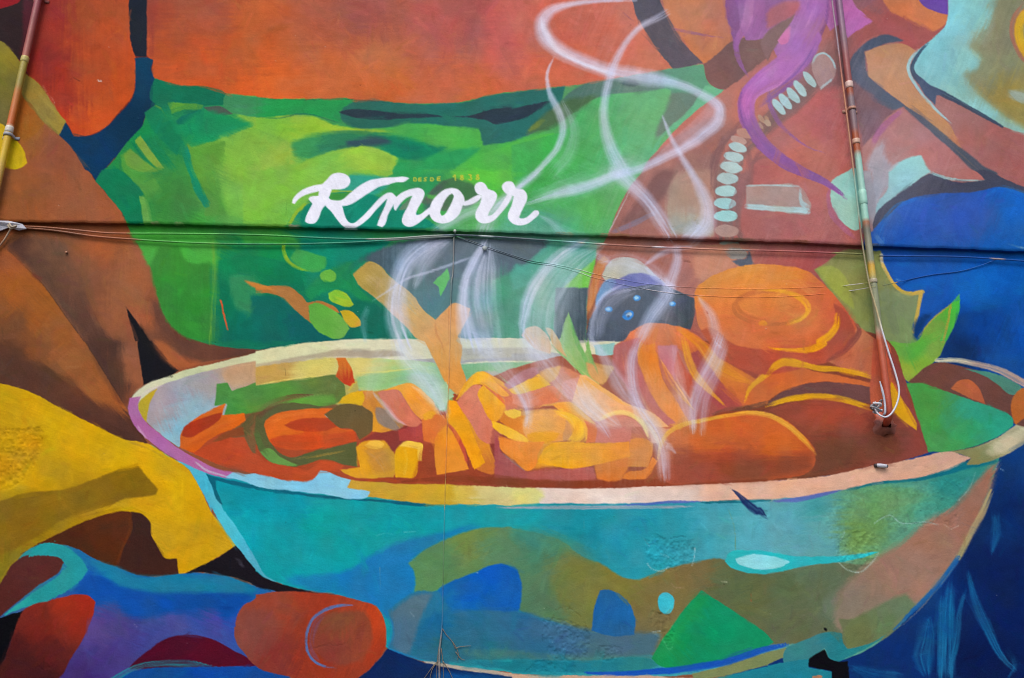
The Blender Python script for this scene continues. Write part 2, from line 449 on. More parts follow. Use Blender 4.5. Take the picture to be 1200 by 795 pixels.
# ---- apron
F('A0 800,430,0d7352 650,650,148a4c 600,760,2a8c44 1000,600,16905a 1100,720,74b044 A1 60,580,8cb83c 50,700,a8c04a 400,650,3d9450 700,600,3aa856 1000,620,48b04c 1150,700,4aae50 B0 560,120,0b7a50 800,120,3f8a3c 1100,120,7cb848 700,320,46a43c 900,350,42a03c 760,500,3c8c34 850,650,3a8c38 1100,450,0f7e50 1100,700,0c7258 B1 100,100,7cbc40 400,100,5aac58 300,230,10886a 700,60,34a056 1100,60,58be48 100,420,108a4c 300,380,0a8a6c 100,700,0a6a58 400,760,0c6a5a A2 100,760,48b04a 500,600,56b068 300,500,5a9a64 B2 100,100,5ab468 400,120,58b05c 100,260,58a88a 200,450,48a080 60,700,2f8a62', 'A0 720,365 800,390 900,412 1000,428 1192,452 A1 0,455 150,462 330,460 500,468 600,475 700,482 860,483 1000,470 1080,445 1192,430 A2 0,430 150,412 350,390 500,365 640,340 750,320 890,300 920,390 990,420 B2 590,30 520,130 450,290 400,400 390,420 360,540 350,640 345,830 -100,830 B1 100,830 C0 1192,40 960,12 920,0 B0 880,780 780,700 740,600 705,460 640,340 600,270 575,205 448,52 475,0 A0 480,795 550,720 600,655 660,590 690,520 727,480 715,430', part=APR, an=30, br=.05)
F('0a7050', 'A0 720,368 800,390 1050,435 1060,450 1040,490 950,495 780,470 720,482 700,455', an=10)
F('A0 1100,490,3f8c5a A1 100,490,22984c', 'A0 1050,438 1192,455 A1 150,465 330,462 460,470 480,500 390,515 400,570 300,545 200,535 0,548 A0 1150,540 1060,520 1040,490', an=5)
F('589a38', 'A0 780,475 950,490 940,508 860,512 800,535', an=10)
F('4a5c50', 'A0 945,500 1030,498 1085,535 1000,537', an=10)
F('0a7058', 'A0 818,570 870,520 935,508 942,540 870,578 830,585', an=150, soft=1)
F('149058', 'A0 930,520 1060,540 1192,585 1050,625 900,665 850,640 840,590', soft=3, an=160)
F('0f8656', 'A0 760,500 830,600 850,700 800,700 720,560', soft=3, an=70)
F('5f9f3c', 'A0 628,665 655,630 700,690 760,795 715,790 670,740', an=55)
F('4a8e3c', 'A0 720,490 750,500 785,570 760,560', an=55)
F('A0 950,720,62a03e 1100,720,7ab444', 'A0 885,690 1050,640 1192,595 A1 60,600 150,640 160,795 A0 900,795', soft=1, an=20)
F('4f9a40', 'A0 560,725 600,700 660,750 700,797 B0 700,0 760,100 690,150 660,90 580,10', soft=1, an=55)
S('108a68', 'A0 868,690 905,795 B0 890,0 915,90 962,155', '18 22 34', 'A0', hair=.1, end=.03)
F('0b7a50', 'B0 475,0 560,0 640,75 672,115 650,125 668,245 600,245 575,205 447,52', an=45)
F('62a44c', 'B0 648,120 680,130 712,240 668,245 660,170', an=80)
F('3a863e', 'B0 690,120 860,20 900,100 940,170 900,240 715,240', soft=3, op=.6, an=70)
F('4e9440', 'B0 920,0 1010,0 1050,150 1060,240 960,240 980,160', soft=2, op=.6, an=80)
F('9ab848', 'B0 1120,0 1192,0 B1 60,0 20,80 B0 1150,110', soft=5, an=60, op=.8)
F('0f7e52', 'W 118,170 165,138 200,160 245,225 292,300 272,372 230,330 150,240', an=60, soft=1)
F('W 420,420,5e9a3a 420,580,549640', 'W 318,312 345,335 500,300 490,400 430,420 470,560 505,650 400,655 405,560 350,440', an=70, soft=1, rag=1)
S('0c8450', 'W 100,275 180,350 255,435', '44 56 30', 'W', hair=.25); S('0a7c50', 'W 62,305 110,370 172,432', '20 26 10', 'W', hair=.3)
F('7ea640', 'W 72,300 98,278 150,350 212,432 188,432 125,375', an=55); F('6c9e3c', 'W 20,370 50,340 150,420 190,445 110,450 40,420', an=30, soft=1)
S('128a62', 'W 292,312 330,430 370,520 408,598', '22 28 32 36', 'W', hair=.08, end=.02)
F('b2c048', 'W 620,460 700,350 790,310 792,385 680,480', soft=6, op=.75, an=140)
F('8abc44', 'W 500,330 620,260 800,300 800,420 620,500 480,480', soft=6, op=.55, an=30)
F('78c04c', 'W 500,520 800,470 780,640 520,660', soft=6, op=.5, an=160)
# apron top folds
F('A1 600,520,2a6a5a 900,560,286e62 1150,470,2c6e66', 'A1 460,475 700,484 860,485 1000,472 1080,447 1192,432 A2 0,432 150,414 250,402 200,560 100,620 0,660 A1 1192,665 1050,680 1040,600 900,588 730,578 600,598 440,590 400,560 390,520', soft=1, an=0)
F('2a3c46', 'A1 385,525 430,512 550,515 650,530 800,535 880,545 780,552 680,555 580,560 480,552', an=0)
F('2c3c48', 'A1 900,545 1000,540 1100,510 1192,500 A2 0,510 100,485 190,470 150,500 60,550 0,570 A1 1120,580 1060,560', an=170)
F('A1 50,570,7cb840 250,570,94c03c 430,605,a8c43c 700,600,48a850 900,640,52b44e 1000,680,4cb04c', 'A1 0,550 100,550 200,543 280,550 360,580 450,598 600,600 730,580 900,590 1040,602 1060,700 1040,795 660,795 660,720 540,688 240,750 150,660 0,600', an=10, soft=1)
F('A1 200,680,3c9656 420,690,2f8058 700,680,12805c', 'A1 165,660 280,625 450,612 600,622 720,650 820,678 895,690 840,730 740,752 665,742 560,690 400,700 240,748 180,720', soft=3, an=5)
F('33525a', 'A1 420,660 500,640 600,645 640,665 560,680 430,685', soft=2, an=0)
F('1a6a5c', 'A1 640,670 800,690 700,705', soft=2, an=0, op=.6)
F('A1 300,760,82c048 500,720,9cc244 100,740,94bc44', 'A1 150,795 240,748 400,698 520,685 620,715 668,742 640,800 B1 640,20 590,30 440,20 400,60 100,60 150,0', an=160, soft=1)
F('2f9c58', 'A1 660,745 740,752 900,700 1050,690 920,795 B1 800,0 640,40 A1 650,795', soft=2, an=150)
F('52b84c', 'A1 920,790 1000,740 1192,672 A2 0,668 100,640 200,620 100,795 A1 1192,820', soft=1, an=160)
S('90c43c', 'A1 340,585 430,600 480,606', '6 14 4', 'A1')
S('1f3a3a', 'A1 0,456 150,464 240,466 330,461 500,469 600,477 700,484', 5, 'A1', op=.7)
S('1c6a52', 'A1 0,548 110,550 200,532 260,535 330,555 400,575', '4 9 5', 'A1', op=.8)
# middle of the apron round the letters
F('B1 100,100,80be42 300,40,86c244', 'B1 -60,0 300,0 640,0 600,40 440,20 400,100 250,140 170,210 140,255 -60,250', soft=1, an=20, op=.8)
F('32a286', 'B1 435,25 520,22 590,30 640,45 600,90 520,130 430,150 380,110', an=20, soft=2)
F('B1 300,230,0c8468 500,200,0e8a70 700,220,108a6c', 'B1 205,225 260,150 400,100 600,130 700,170 860,270 600,275 220,262', soft=1, an=10)
F('3c9440', 'B1 345,110 480,95 440,120 400,145 345,150', an=0)
S('9cb83c', 'B1 345,100 400,96 480,98', 8, 'B1')
F('2f9656', 'B1 640,10 740,20 880,10 840,80 790,110 700,80', soft=2, an=20)
F('B1 900,80,42804c 820,110,5c6a5c', 'B1 770,150 800,110 870,50 930,35 1010,60 1060,130 1000,170 830,180', soft=1, an=10)
F('4a5a58', 'B1 790,130 870,55 900,50 850,100', soft=2, op=.7)
F('57aa50', 'B1 795,110 860,120 850,140 800,130', soft=1)
F('3f6c60', 'B1 780,160 860,150 830,190 800,230', soft=2)
F('60c448', 'B1 900,0 1192,0 B2 40,0 30,60 B1 1192,70 1110,60 1020,60 930,30', soft=2, an=30)
F('60866a', 'K 1010,455 1060,400 1140,330 1130,380 1080,460', soft=1)
F('4a7868', 'K 820,530 880,420 880,470 840,540', soft=1)
S('48b090', 'K 480,440 600,420 740,300 850,310 960,250', 8, 'K', op=.6, hair=.7)
S('3cae96', 'K 530,470 640,400 760,350', 14, 'K', op=.5, hair=.8)
# below the ledge, left half of the apron
F('B0 700,310,4aac40 900,320,4cae42', 'B0 605,280 1000,285 1010,440 800,430 740,400 690,450 640,340', soft=2, an=10)
F('B0 800,420,3c8c34 780,600,348834 900,640,348c34', 'B0 705,460 740,360 830,350 880,430 980,430 990,795 880,780 780,700 740,600', soft=2, an=85, br=.08)
S('6aa83c', 'B0 995,330 1000,500 990,650 985,797', '26 26 30 36', 'B0', op=.7, hair=.4, soft=.6)
F('B0 1100,450,0f8450 1060,600,0a7450 1150,750,0a6c5a', 'B0 1020,420 1192,400 B1 200,440 230,560 0,560 0,780 B0 1192,790 1020,797 1022,600', soft=1, an=80, br=.07)
F('3c8c58', 'B0 1065,500 1120,480 1192,500 B1 30,560 40,640 0,690 B0 1192,690 1100,640', soft=3, an=80, op=.8)
F('B1 300,370,0a8c6c 480,380,0c8c72', 'B1 210,325 420,320 640,325 540,400 480,420 330,415 240,380', an=0, soft=1)
F('B1 60,340,48ac40 120,300,4cac44', 'B1 -60,290 150,290 200,330 210,370 120,345 -60,350', soft=2, an=0, op=.8)
F('B1 60,660,0c6a5c 250,760,0c5f5c 420,640,146e56', 'B1 -20,580 120,595 190,660 260,720 420,660 480,560 640,700 640,800 -20,800', soft=2, an=60)
F('1d8c54', 'B1 230,560 300,490 450,420 470,520 560,620 480,600 420,560 340,560 250,610', soft=2, an=40)
S('96bc2c', 'B1 240,145 180,205 152,255', '18 16 14', 'B1', hair=.1)
S('96bc2c', 'B1 132,330 128,370 150,420 200,455 260,468', '16 20 18 8', 'B1', hair=.15)
F('42a24e', 'B1 190,365 330,405 322,455 280,475 210,455 160,410', soft=1, an=20)
E('6cb844', 337, 493, 38, 30, 'B1', part=APR + '/leaf')
F('B1 380,560,84c03c 440,620,a4bc34', 'B1 340,575 375,555 420,575 458,625 440,637 385,625 345,605', part=APR + '/leaf')
F('b4763a', 'B1 0,525 60,540 150,540 210,580 240,618 300,610 370,638 392,665 300,645 245,655 262,715 190,660 120,590 60,575 0,572', part=APR + '/stem', an=30)
F('c8823c', 'B0 1135,510 1192,525 B1 40,535 100,560 0,550', soft=1)
F('B1 320,690,62ac40 400,740,70b04c', 'B1 245,632 280,618 360,650 405,685 437,737 400,782 340,775 262,720', part=APR + '/leaf', an=40)
F('B1 420,680,c8b028 470,715,dca034', 'B1 393,655 430,652 487,700 487,725 450,732 418,705', part=APR + '/leaf', an=30)
F('d05a30', 'B0 1022,605 1030,605 1065,745 1058,745', wob=0)
# charcoal smoke ground
F('B1 600,380,465a64 800,420,46585f 950,400,4a5a66 850,620,3a6a6c 1150,380,44525e 1150,600,2f7a62 740,600,486a6c', 'B1 470,425 560,375 700,330 800,315 1192,318 B2 180,330 150,390 0,500 B1 1192,500 1100,505 1115,700 1100,800 940,800 830,690 770,650 640,510 540,430', soft=2, an=100, br=.07)
F('B1 1150,560,2f8a60 1180,640,2a8058', 'B1 1100,520 1192,480 B2 100,470 90,620 40,700 B1 1120,700', soft=3, an=20)
F('3c9a7c', 'B2 0,470 180,340 400,360 380,400 250,450 120,520 0,560', soft=2, an=160)
F('445258', 'B2 0,330 180,332 120,390 60,440 0,420', soft=2, an=10)
F('3a4c54', 'B2 205,545 356,545 348,640 345,830 190,830 200,680', part='painted_backdrop', an=90, soft=1)
F('6cc83c', 'B2 240,545 300,490 392,408 378,500 356,548', soft=1, an=150)
# ---- apron corner and jacket, upper right
F('A2 600,340,587a6c 400,400,4f7668 800,360,4c9470 880,380,4a9a72', 'A2 330,395 500,367 750,322 890,303 920,395 985,418 900,470 800,520 740,440 600,430 430,450 300,500 220,560 60,640 200,500', soft=1, an=170)
F('4c6e4a', 'A2 60,625 180,510 250,470 420,440 340,490 240,560 150,610', soft=2, an=150)
F('7a8a3c', 'A2 70,615 130,560 160,560 110,605', soft=1, op=.7)
F('3f5c5c', 'A2 500,390 560,375 600,395 560,405', soft=1)
F('A2 420,600,52ae66 650,500,58b46c 200,720,46ae52 550,740,58b474', 'A2 330,500 420,450 560,435 700,415 742,420 730,500 700,580 660,650 640,740 540,795 B2 500,40 100,150 0,100 A2 0,795 0,680 150,640 260,600', soft=1, an=30)
F('587a66', 'A2 745,430 840,435 900,440 840,510 760,590 690,640 665,660 690,560 720,500', soft=2, an=150)
F('5abc84', 'A2 905,400 990,420 900,500 800,580 700,640 690,670 640,740 690,640 820,520', soft=1, an=150)
F('A2 800,60,c4764a 900,200,c0744a 850,260,c8703a 960,100,b8684c', 'A2 690,-500 975,-500 980,0 1000,100 1015,195 900,297 880,290 800,190 740,90 700,0', part=JAC, an=60, br=.05)
F('A2 620,60,3c404e 700,200,44454f 800,280,4c4650', 'A2 545,-300 670,-300 690,0 740,100 800,200 892,296 830,310 750,322 680,235 610,130 572,50', part=STR, an=55)
F('A2 1000,300,664846 1150,220,6e504c 980,380,704a44', 'A2 890,302 960,250 1020,200 1192,170 A3 40,200 0,290 A2 1192,270 1100,340 1040,390 985,418 920,390', part=JAC, an=150, br=.06)
F('A2 1050,450,bc6c58 1150,350,b46460', 'A2 985,425 1100,350 1192,300 1192,800 700,800 640,745 800,570', part=JAC, an=140, br=.05)
F('A2 800,700,a8685c B2 600,150,9c645a 650,280,9a5c50 850,100,ac8470', 'A2 960,520 990,480 1000,560 900,680 B2 1000,0 940,100 940,310 450,290 520,130 590,30 A2 640,745 750,650', part=JAC, an=120, soft=1)
S('7c4c4a', 'A2 1120,530 1060,590 980,660 950,720 930,800', '30 44 40 40 30', 'A2', hair=.3, op=.8)
F('724a46', 'A2 1000,560 1060,580 960,690 930,795 A2 740,795 760,760 860,700', soft=4, op=.35)
F('784e48', 'B2 690,0 765,0 745,60 700,130 610,230 540,250 470,280 600,130', soft=3, an=120)
F('B2 800,100,a88a72 800,260,a8a48e 900,60,b07c66', 'B2 765,30 830,0 940,0 940,305 740,300 720,200 730,110', soft=3, an=100)
F('9aa49a', 'B2 745,200 800,240 850,180 880,300 740,302', soft=4, op=.6)
S('6c7ca0', 'B2 460,290 560,250 680,190', '20 30 14', 'B2', op=.55)
S('c8ccc4', 'B2 548,95 500,190 452,285', '5 6 8', 'B2', op=.8)
# purple hair and upper right shapes
F('A3 400,60,8a6068 450,160,a05a56 600,120,a45a56 200,300,7c5c5c', 'A3 300,-300 520,-300 830,120 750,210 640,225 560,165 470,180 390,280 380,400 330,400 310,200', part=JAC, an=140)
F('A3 550,40,c87a52 750,90,cc7c52', 'A3 460,-200 700,-200 835,70 832,105 770,150 690,110 560,40', an=140, soft=1)
F('ac5c5c', 'A3 470,60 560,90 720,200 640,225 540,150', soft=3, an=140)
F('6c4c9c', 'A3 690,-200 845,-200 838,72 790,60 700,0', part=HAIR, an=30)
F('B3 0,80,a85a56 200,250,a85c58 A3 100,650,b4625a 250,600,b0585a 200,720,bc6450', 'A3 0,620 100,540 250,420 320,400 360,560 390,795 B3 420,290 420,345 0,335 A2 1120,795', part=JAC, an=150, br=.05, soft=1)
F('A3 560,330,525a6a 430,300,4c566a 600,480,48566a', 'A3 385,280 430,220 490,180 560,165 635,192 560,205 450,242 468,350 560,430 642,495 570,515 470,440 390,380', part=JAC + '/slate_shape', an=130, soft=1)  # slate-coloured shape painted on the jacket
F('A3 470,520,74545c 540,580,7a5860', 'A3 385,370 470,430 560,505 600,515 520,610 450,700 425,600 400,480', an=120, soft=2)
F('A3 560,300,bc8a68 600,400,c08c64 750,550,c88a54 900,700,b87e5c', 'A3 450,242 560,208 630,206 690,238 655,290 652,340 700,430 780,515 880,620 950,720 1000,795 950,770 800,625 640,492 540,415 468,352 465,300', part=JAC + '/cuff', an=60)
F('A3 620,600,b07470 500,700,b07a74 750,700,b4706c B3 600,0,b08884', 'A3 440,700 500,620 560,545 625,508 760,605 880,715 955,795 B3 900,40 760,10 480,240 470,0 A3 450,795', part=JAC, an=140, soft=1)
S('a45a94', 'A3 485,675 520,610 570,560 625,515', '26 34 30 20', 'A3', op=.85)
F('A3 500,720,b0a0a4 520,780,a8a0a8 B3 500,60,a4a4ac', 'A3 450,770 500,690 555,640 545,720 600,790 B3 700,0 560,80 500,210 480,120 475,0', soft=3, an=110)
F('A3 640,770,9adcd8 B3 650,40,94cfd0 560,120,90bcc0', 'A3 570,795 640,742 715,725 752,795 B3 762,8 690,55 600,120 530,180 495,235 500,180 560,80', part=JAC + '/cuff_edge', an=150, soft=1)
F('A3 850,520,a8706a 1000,700,a46a66 1150,700,a0605c', 'A3 700,400 790,445 1000,545 1192,640 1192,795 B3 1600,40 1192,80 1080,30 1020,0 A3 990,795 850,590 780,490', part=JAC, an=30, br=.06)
F('A3 880,100,88ccd4 800,280,86c6cc 950,300,90ccca 1000,60,8cc8c4 1150,500,8a8a5c 1100,200,8a8a68 1050,400,8e8a52 1100,60,8f9a80 1150,580,94c4bc 1000,520,90cccc', 'A3 845,-400 1500,-400 1900,300 1900,900 1400,740 1192,625 1090,590 900,480 700,370 668,310 700,240 745,200 832,108 840,0', part='painted_plate', an=110, br=.05)
F('A3 1100,200,86866a 1000,300,8a9070 1100,450,968a4c', 'A3 1065,0 1192,-100 1500,0 1600,500 1192,595 1120,550 1000,450 905,345 975,325 985,280 925,200 1020,185 1050,100', soft=4, an=110, br=.07)
F('9aa898', 'A3 1110,425 1192,425 1300,440 1300,480 1192,480 1130,460', soft=2)
S('bc6450', 'A3 1192,30 1150,90 1140,150 1160,220 1192,270 1260,300', 34, 'A3', op=.8)
S('e0ac24', 'A3 1230,40 1180,90 1168,150 1180,210 1210,260 1270,280', 44, 'A3', hair=.1)
S('3c4a5e', 'A3 745,200 690,270 672,320 700,375 800,430 900,482 1090,592', '10 20 26 30 24 20 12', 'A3', hair=.1, end=.03)
F('44526a', 'A3 680,335 740,385 830,435 785,450 778,495 730,440', an=60)
S('a0d4d6', 'A3 700,232 660,285 655,330 690,400 760,490 855,578', '12 18 16 14 14 6', 'A3', hair=.15)
S('4a5462', 'A3 630,492 700,545 800,630 900,715 1000,797 B3 1050,20', '10 30 36 40 56 40', 'A3', hair=.08, end=.02)
F('B3 480,60,a09a9e 480,200,9c9ca4 460,270,8c6a6c', 'B3 425,0 480,0 500,120 500,235 490,285 430,300', soft=1, an=90)
F('454859', 'B3 490,245 520,180 600,120 690,52 765,15 850,48 900,57 1010,46 965,0 1020,0 1080,30 1192,78 1500,160 1500,190 1192,108 1080,78 950,104 800,108 640,143 560,212 490,275', part=JAC + '/slate_shape', an=150)  # slate band of the mural above the blue cloth
F('B3 870,10,b0706a', 'B3 775,0 960,0 1005,42 900,42 840,30', an=20)
S('9acaca', 'B3 752,8 830,34 910,46 1010,45', '14 14 10 4', 'B3')
F('B3 350,150,94cebc 400,80,90ccc0', 'B3 380,0 300,50 293,100 298,160 340,235 405,280 440,270 440,0 A3 400,785', part=JAC + '/cuff_edge', an=80)
S('a25a86', 'B3 300,60 282,110 290,180 330,245 405,315', '8 22 34 30 14', 'B3', op=.8)
# blue cloth detail
S('1f78d0', 'B3 510,310 540,240 600,170 700,130', '40 30 24 12', 'B3', op=.6, hair=.5)
S('2a80d0', 'B3 1000,130 1090,80 1192,110', '10 30 30', 'B3', op=.5, hair=.5)
F('3a5cb0', 'B3 620,200 900,120 1050,200 900,330 700,320', soft=8, op=.5, an=100)
F('1470c8', 'B3 850,520 950,460 1080,470 1060,600 950,640 880,600', soft=8, op=.5, an=110)
F('0f66c4', 'B3 560,470 640,520 760,500 860,520 760,540 640,545', soft=4, op=.5, an=10)
F('082a5c', 'B3 900,600 870,720 880,795 C3 1000,40 880,40 B3 860,795 885,700', soft=4, op=.8)
S('6a9ac8', 'B3 595,505 620,515', 10, 'B3', hair=.6); S('5a88b8', 'B3 500,300 530,340', 22, 'B3', op=.6)
S('a8c0b8', 'B3 1115,340 1192,362', '6 12', 'B3', op=.5)
# purple hair locks
F('A3 50,40,84508c 200,40,a868b0 150,150,ac70b8 350,60,b868ac 420,110,b46cac', 'A2 985,-300 A3 330,-300 400,20 490,100 420,145 370,180 340,110 290,150 250,60 180,130 60,300 A2 1192,180 1130,190 1090,190 1060,120', part=HAIR, an=110, br=.06)
F('A3 60,60,a05a62 100,40,b8606c', 'A3 0,60 80,10 150,0 150,40 60,110 0,140', soft=2, an=150)
F('7a5c5c', 'A3 0,150 130,65 100,120 50,200 0,280 A2 1192,290 1160,200', soft=1, an=130)
F('d074ac', 'A3 45,190 100,122 110,130 92,200 65,212', an=70)
F('A2 1000,100,7c4884 1060,60,8a4c94', 'A2 975,-300 1060,-300 1050,0 1060,90 1048,200 1030,180 1000,60', part=HAIR, an=90)
S('A2 1040,60,7a4680 1060,260,8c5496', 'A2 1010,-60 1030,60 1044,150 1042,220 1060,290 1100,358', '50 50 44 30 24 8', 'A2', HAIR, hair=.15, soft=.25)
S('A2 1100,60,b070ac 1050,180,9a58a0', 'A2 1130,-60 1115,40 1085,120 1050,190 1042,240', '70 70 50 34 20', 'A2', HAIR, hair=.15, soft=.25)
S('94589c', 'A2 1150,-60 1150,60 1110,180', '50 60 20', 'A2', HAIR, hair=.15, soft=.25)
S('7c4060', 'A2 490,30 540,80 580,105', '3 8 3', 'A2', op=.6); S('7c4a84', 'A2 745,135 820,150 880,160 990,178', '14 16 10 4', 'A2', HAIR, op=.8)
S('7c4a84', 'A2 880,160 940,190', '5 2', 'A2', op=.7)
S('A3 220,60,a468b0 100,260,a060ac A2 1100,420,a860b0 1080,520,a45aa8 1150,680,8a4c94', 'A3 250,-60 225,60 170,170 90,280 0,360 A2 1140,380 1085,450 1075,520 1100,600 1150,670 A3 0,702 70,745 135,792 B3 200,30 260,60 320,98 365,135', '60 100 110 90 74 66 58 56 54 48 44 40 34 28 20 14 6', 'A3', HAIR, hair=.12, end=.02, soft=.2)
S('c47cc4', 'A3 240,-20 205,90 130,220 30,340 A2 1150,385 1100,450', '20 24 18 24 30 10', 'A3', op=.6, hair=.6)
S('7a4a98', 'A3 280,-20 265,100 190,230 80,350 0,420', '14 20 24 20 10', 'A3', op=.8, hair=.5)
S('b46cbc', 'A2 1192,330 1110,390 1090,470 1110,570', '10 18 20 10', 'A2', op=.7, hair=.5)
for c_, s_, w_, o_ in (('6a3a80', 'A2 1192,320 1120,370 1066,450 1064,530 1092,610 1140,690', '8 14 16 18 16 8', .7), ('d48ccc', 'A3 215,0 190,90 120,210 40,310 A2 1170,370', '10 14 16 14 8', .6), ('6c3f84', 'A3 285,0 275,90 215,210 110,330 20,410', '10 18 20 16 8', .8),
                     ('c078bc', 'A2 1170,360 1110,430 1096,510 1120,590', '8 12 14 8', .7), ('70408c', 'A3 0,690 70,735 130,780 B3 190,25', '8 14 12 6', .6), ('b46cb4', 'A2 1085,0 1075,90 1050,180', '10 14 8', .6), ('6a3c78', 'A2 990,0 1010,90 1030,180', '10 12 8', .6)):
    S(c_, s_, w_, 'A3', op=o_, hair=.5)
S('7c4c4a', 'A2 1192,690 1140,725 1110,790 B2 1100,40 1075,100', '10 16 18 16 10', 'A2', op=.6)
S('7c4a8c', 'A3 0,400 40,550 120,640 240,712', '20 18 8 3', 'A3', HAIR, op=.8, hair=.4)
S('8c5090', 'A2 1192,420 A3 10,500 40,560', '16 14 8', 'A2', op=.7)
# zipper
F('A3 300,250,86605e 200,420,7c5c5c 340,380,7c5256', 'A3 180,330 240,240 300,170 345,300 350,420 260,410 120,520 20,600 0,560 60,470', soft=4, op=.75, an=130)
S('6e5854', 'A3 260,360 150,440 50,510 0,560 A2 1130,640 1060,700 1020,780 B2 1000,60 1000,150 1000,240 1010,320', '36 44 50 60 74 80 100 120 130 130 120', 'A3', JAC + '/zipper_tape', op=.85, hair=.2, end=.02)
for c_, s_, w_, o_ in (('6c5450', 'V 640,200 520,300 400,400 350,460', '50 76 84 60', .8), ('744c4a', 'V 235,395 130,500 85,620 75,795', '30 44 44 40', .75), ('744c4a', 'V 262,520 272,640 260,795', '30 56 60', .6), ('7c504c', 'V 280,640 310,592 400,580', '18 22 10', .7)):
    S(c_, s_, w_, 'V', op=o_, hair=.25)
E('bc9484', 215, 490, 46, 22, 'V', rot=18, part=JAC + '/zipper_tooth'); E('b88470', 250, 455, 50, 24, 'V', rot=22, part=JAC + '/zipper_tooth'); E('b48c70', 340, 375, 30, 12, 'V', rot=50, part=JAC + '/zipper_tooth'); E('ac8468', 372, 378, 26, 9, 'V', rot=52); E('a88474', 335, 412, 22, 10, 'V', rot=50)
S('V 500,60,a866b4 300,250,b060b4 320,450,8a509c 600,680,7c4a90', 'V 600,-60 555,10 450,105 335,175 268,245 262,330 290,420 350,510 450,600 560,660 700,725 790,790', '140 150 150 120 90 76 76 76 70 52 36 12', 'V', HAIR, hair=.1, soft=.15, end=.02)
for c_, s_, w_, o_ in (('74489a', 'V 645,-40 560,110 430,220 325,305', '30 54 50 20', .8), ('cc70c4', 'V 460,50 325,165 255,270 270,385', '20 46 50 16', .8), ('cc80c8', 'V 570,50 430,185 315,250 285,305', '10 22 18 6', .8), ('7a4a98', 'V 285,420 380,530 500,620 650,690 790,790', '20 36 34 24 8', .8),
                     ('6a3f8c', 'V 232,200 222,300 240,390 300,490', '8 12 14 8', .7), ('b874bc', 'V 500,20 400,110 300,190', '14 24 14', .6), ('84509c', 'V 370,260 420,370 500,460 600,530 690,560', '34 30 20 10 4', .85), ('8458a4', 'V 600,20 500,140 380,240', '16 24 12', .5)):
    S(c_, s_, w_, 'V', HAIR if o_ > .84 else None, op=o_, hair=.4)
F('A3 250,300,ac8880 270,380,a08080', 'A3 205,310 225,255 265,245 312,300 308,365 250,415 238,400 215,350', part=JAC + '/zipper_pull', an=60)
S('a8d4d8', 'A3 205,300 228,258 262,250 300,285 312,320', 10, 'A3'); S('b0ccd0', 'A3 300,370 245,412', 12, 'A3')
for cx, cy in ((195, 370), (150, 415), (118, 447), (82, 475), (52, 500)):
    E('a6cecc', cx, cy, 46, 18, 'A3', rot=52, part=JAC + '/zipper_tooth')
E('b49a80', 0, 575, 20, 12, 'A3', rot=40)
for cx, cy, rx, ry, rot, c in ((1053, 688, 44, 20, 18, 'b0d4d0'), (1033, 732, 47, 21, 12, 'b0d4d0'), (1015, 776, 46, 20, 5, 'aed2ce')):
    E(c, cx, cy, rx, ry + 2, 'A2', rot=rot, part=JAC + '/zipper_tooth')
for cx, cy, rx, ry, rot, c in ((1030, -8, 44, 18, 5, 'b0d2cc'), (1005, 38, 50, 23, 3, 'a8ccc8'), (997, 97, 51, 23, 2, 'a4d8d2'), (993, 155, 51, 21, 3, '9ed4d0'), (997, 214, 55, 22, 0, '9cdad2'), (1002, 283, 56, 26, 4, 'ac887a'), (1015, 345, 46, 14, 3, '9ab4a4'), (1045, 388, 52, 26, 6, '9c958a')):
    E(c, cx, cy, rx, ry + 4, 'B2', rot=rot, part=JAC + '/zipper_tooth')
F('B2 1060,100,7c5654 1080,300,6c504c', 'B2 1062,20 1110,0 1100,100 1070,180 1062,260 1085,320 1060,320 1050,200', soft=2, op=.7)
F('535c68', 'B2 1030,420 1090,410 1110,385 1128,440 1080,450', soft=1)
S('5c4c4c', 'B2 1060,310 1100,370 1125,440', '20 14 8', 'B2', op=.7)
F('B3 60,120,a48a80', 'B2 1092,75 B3 0,70 140,72 195,140 205,165 185,205 150,208 60,195 B2 1092,182', part=JAC + '/pocket', an=0)
S('acd0d0', 'B2 1092,72 B3 0,68 145,74', 10, 'B3', hair=.2, end=.03); S('b0dcdc', 'B2 1092,168 B3 0,175 90,182 160,185 185,190', '26 26 22 30 30', 'B3', hair=.1, end=.02)
S('aad6d8', 'B3 148,78 158,150 180,170', '10 16 34', 'B3')
# ---- below the ledge, right
F('B2 550,360,a86450 700,400,a06458 950,400,cc8666 880,420,cc8464 800,480,a46a62 B3 200,410,a8524e 60,390,ac5850', 'B2 400,340 B3 340,350 330,390 215,470 0,450 B2 1060,450 880,540 860,600 700,540 520,400 420,490 350,640 355,560 392,410', part=JAC, an=140, soft=1)
E('9c958a', 1045, 388, 52, 26, 'B2', rot=6, part=JAC + '/zipper_tooth'); F('535c68', 'B2 1020,420 1090,412 1105,372 1130,440 1080,452', soft=1)
F('c87a42', 'B2 395,430 372,520 348,645 350,680 385,610 420,480 450,420 430,400', an=100, soft=1)
F('c8886c', 'B2 870,380 995,375 1030,440 960,480 880,520 850,470', soft=3, an=30)
F('B2 480,450,b4b8a4 600,440,b8bcae', 'B2 418,492 460,422 530,404 590,418 640,460 720,530 600,545 470,560', part='painted_stone_fruit', an=20)
F('B2 420,560,6a98c0 600,510,5c60a0 520,510,5a60a4', 'B2 388,640 400,570 440,512 500,505 560,480 660,490 720,535 600,560 450,600', part='painted_stone_fruit', an=160, soft=1)
F('B2 600,600,424e5a 450,700,424e5c 800,640,444e58', 'B2 380,660 440,580 560,545 700,535 800,575 857,600 852,680 832,742 790,735 700,717 620,717 560,752 520,800 C2 510,8 390,8 B2 345,830 350,740 365,690', part='painted_stone_fruit', an=100, br=.08)
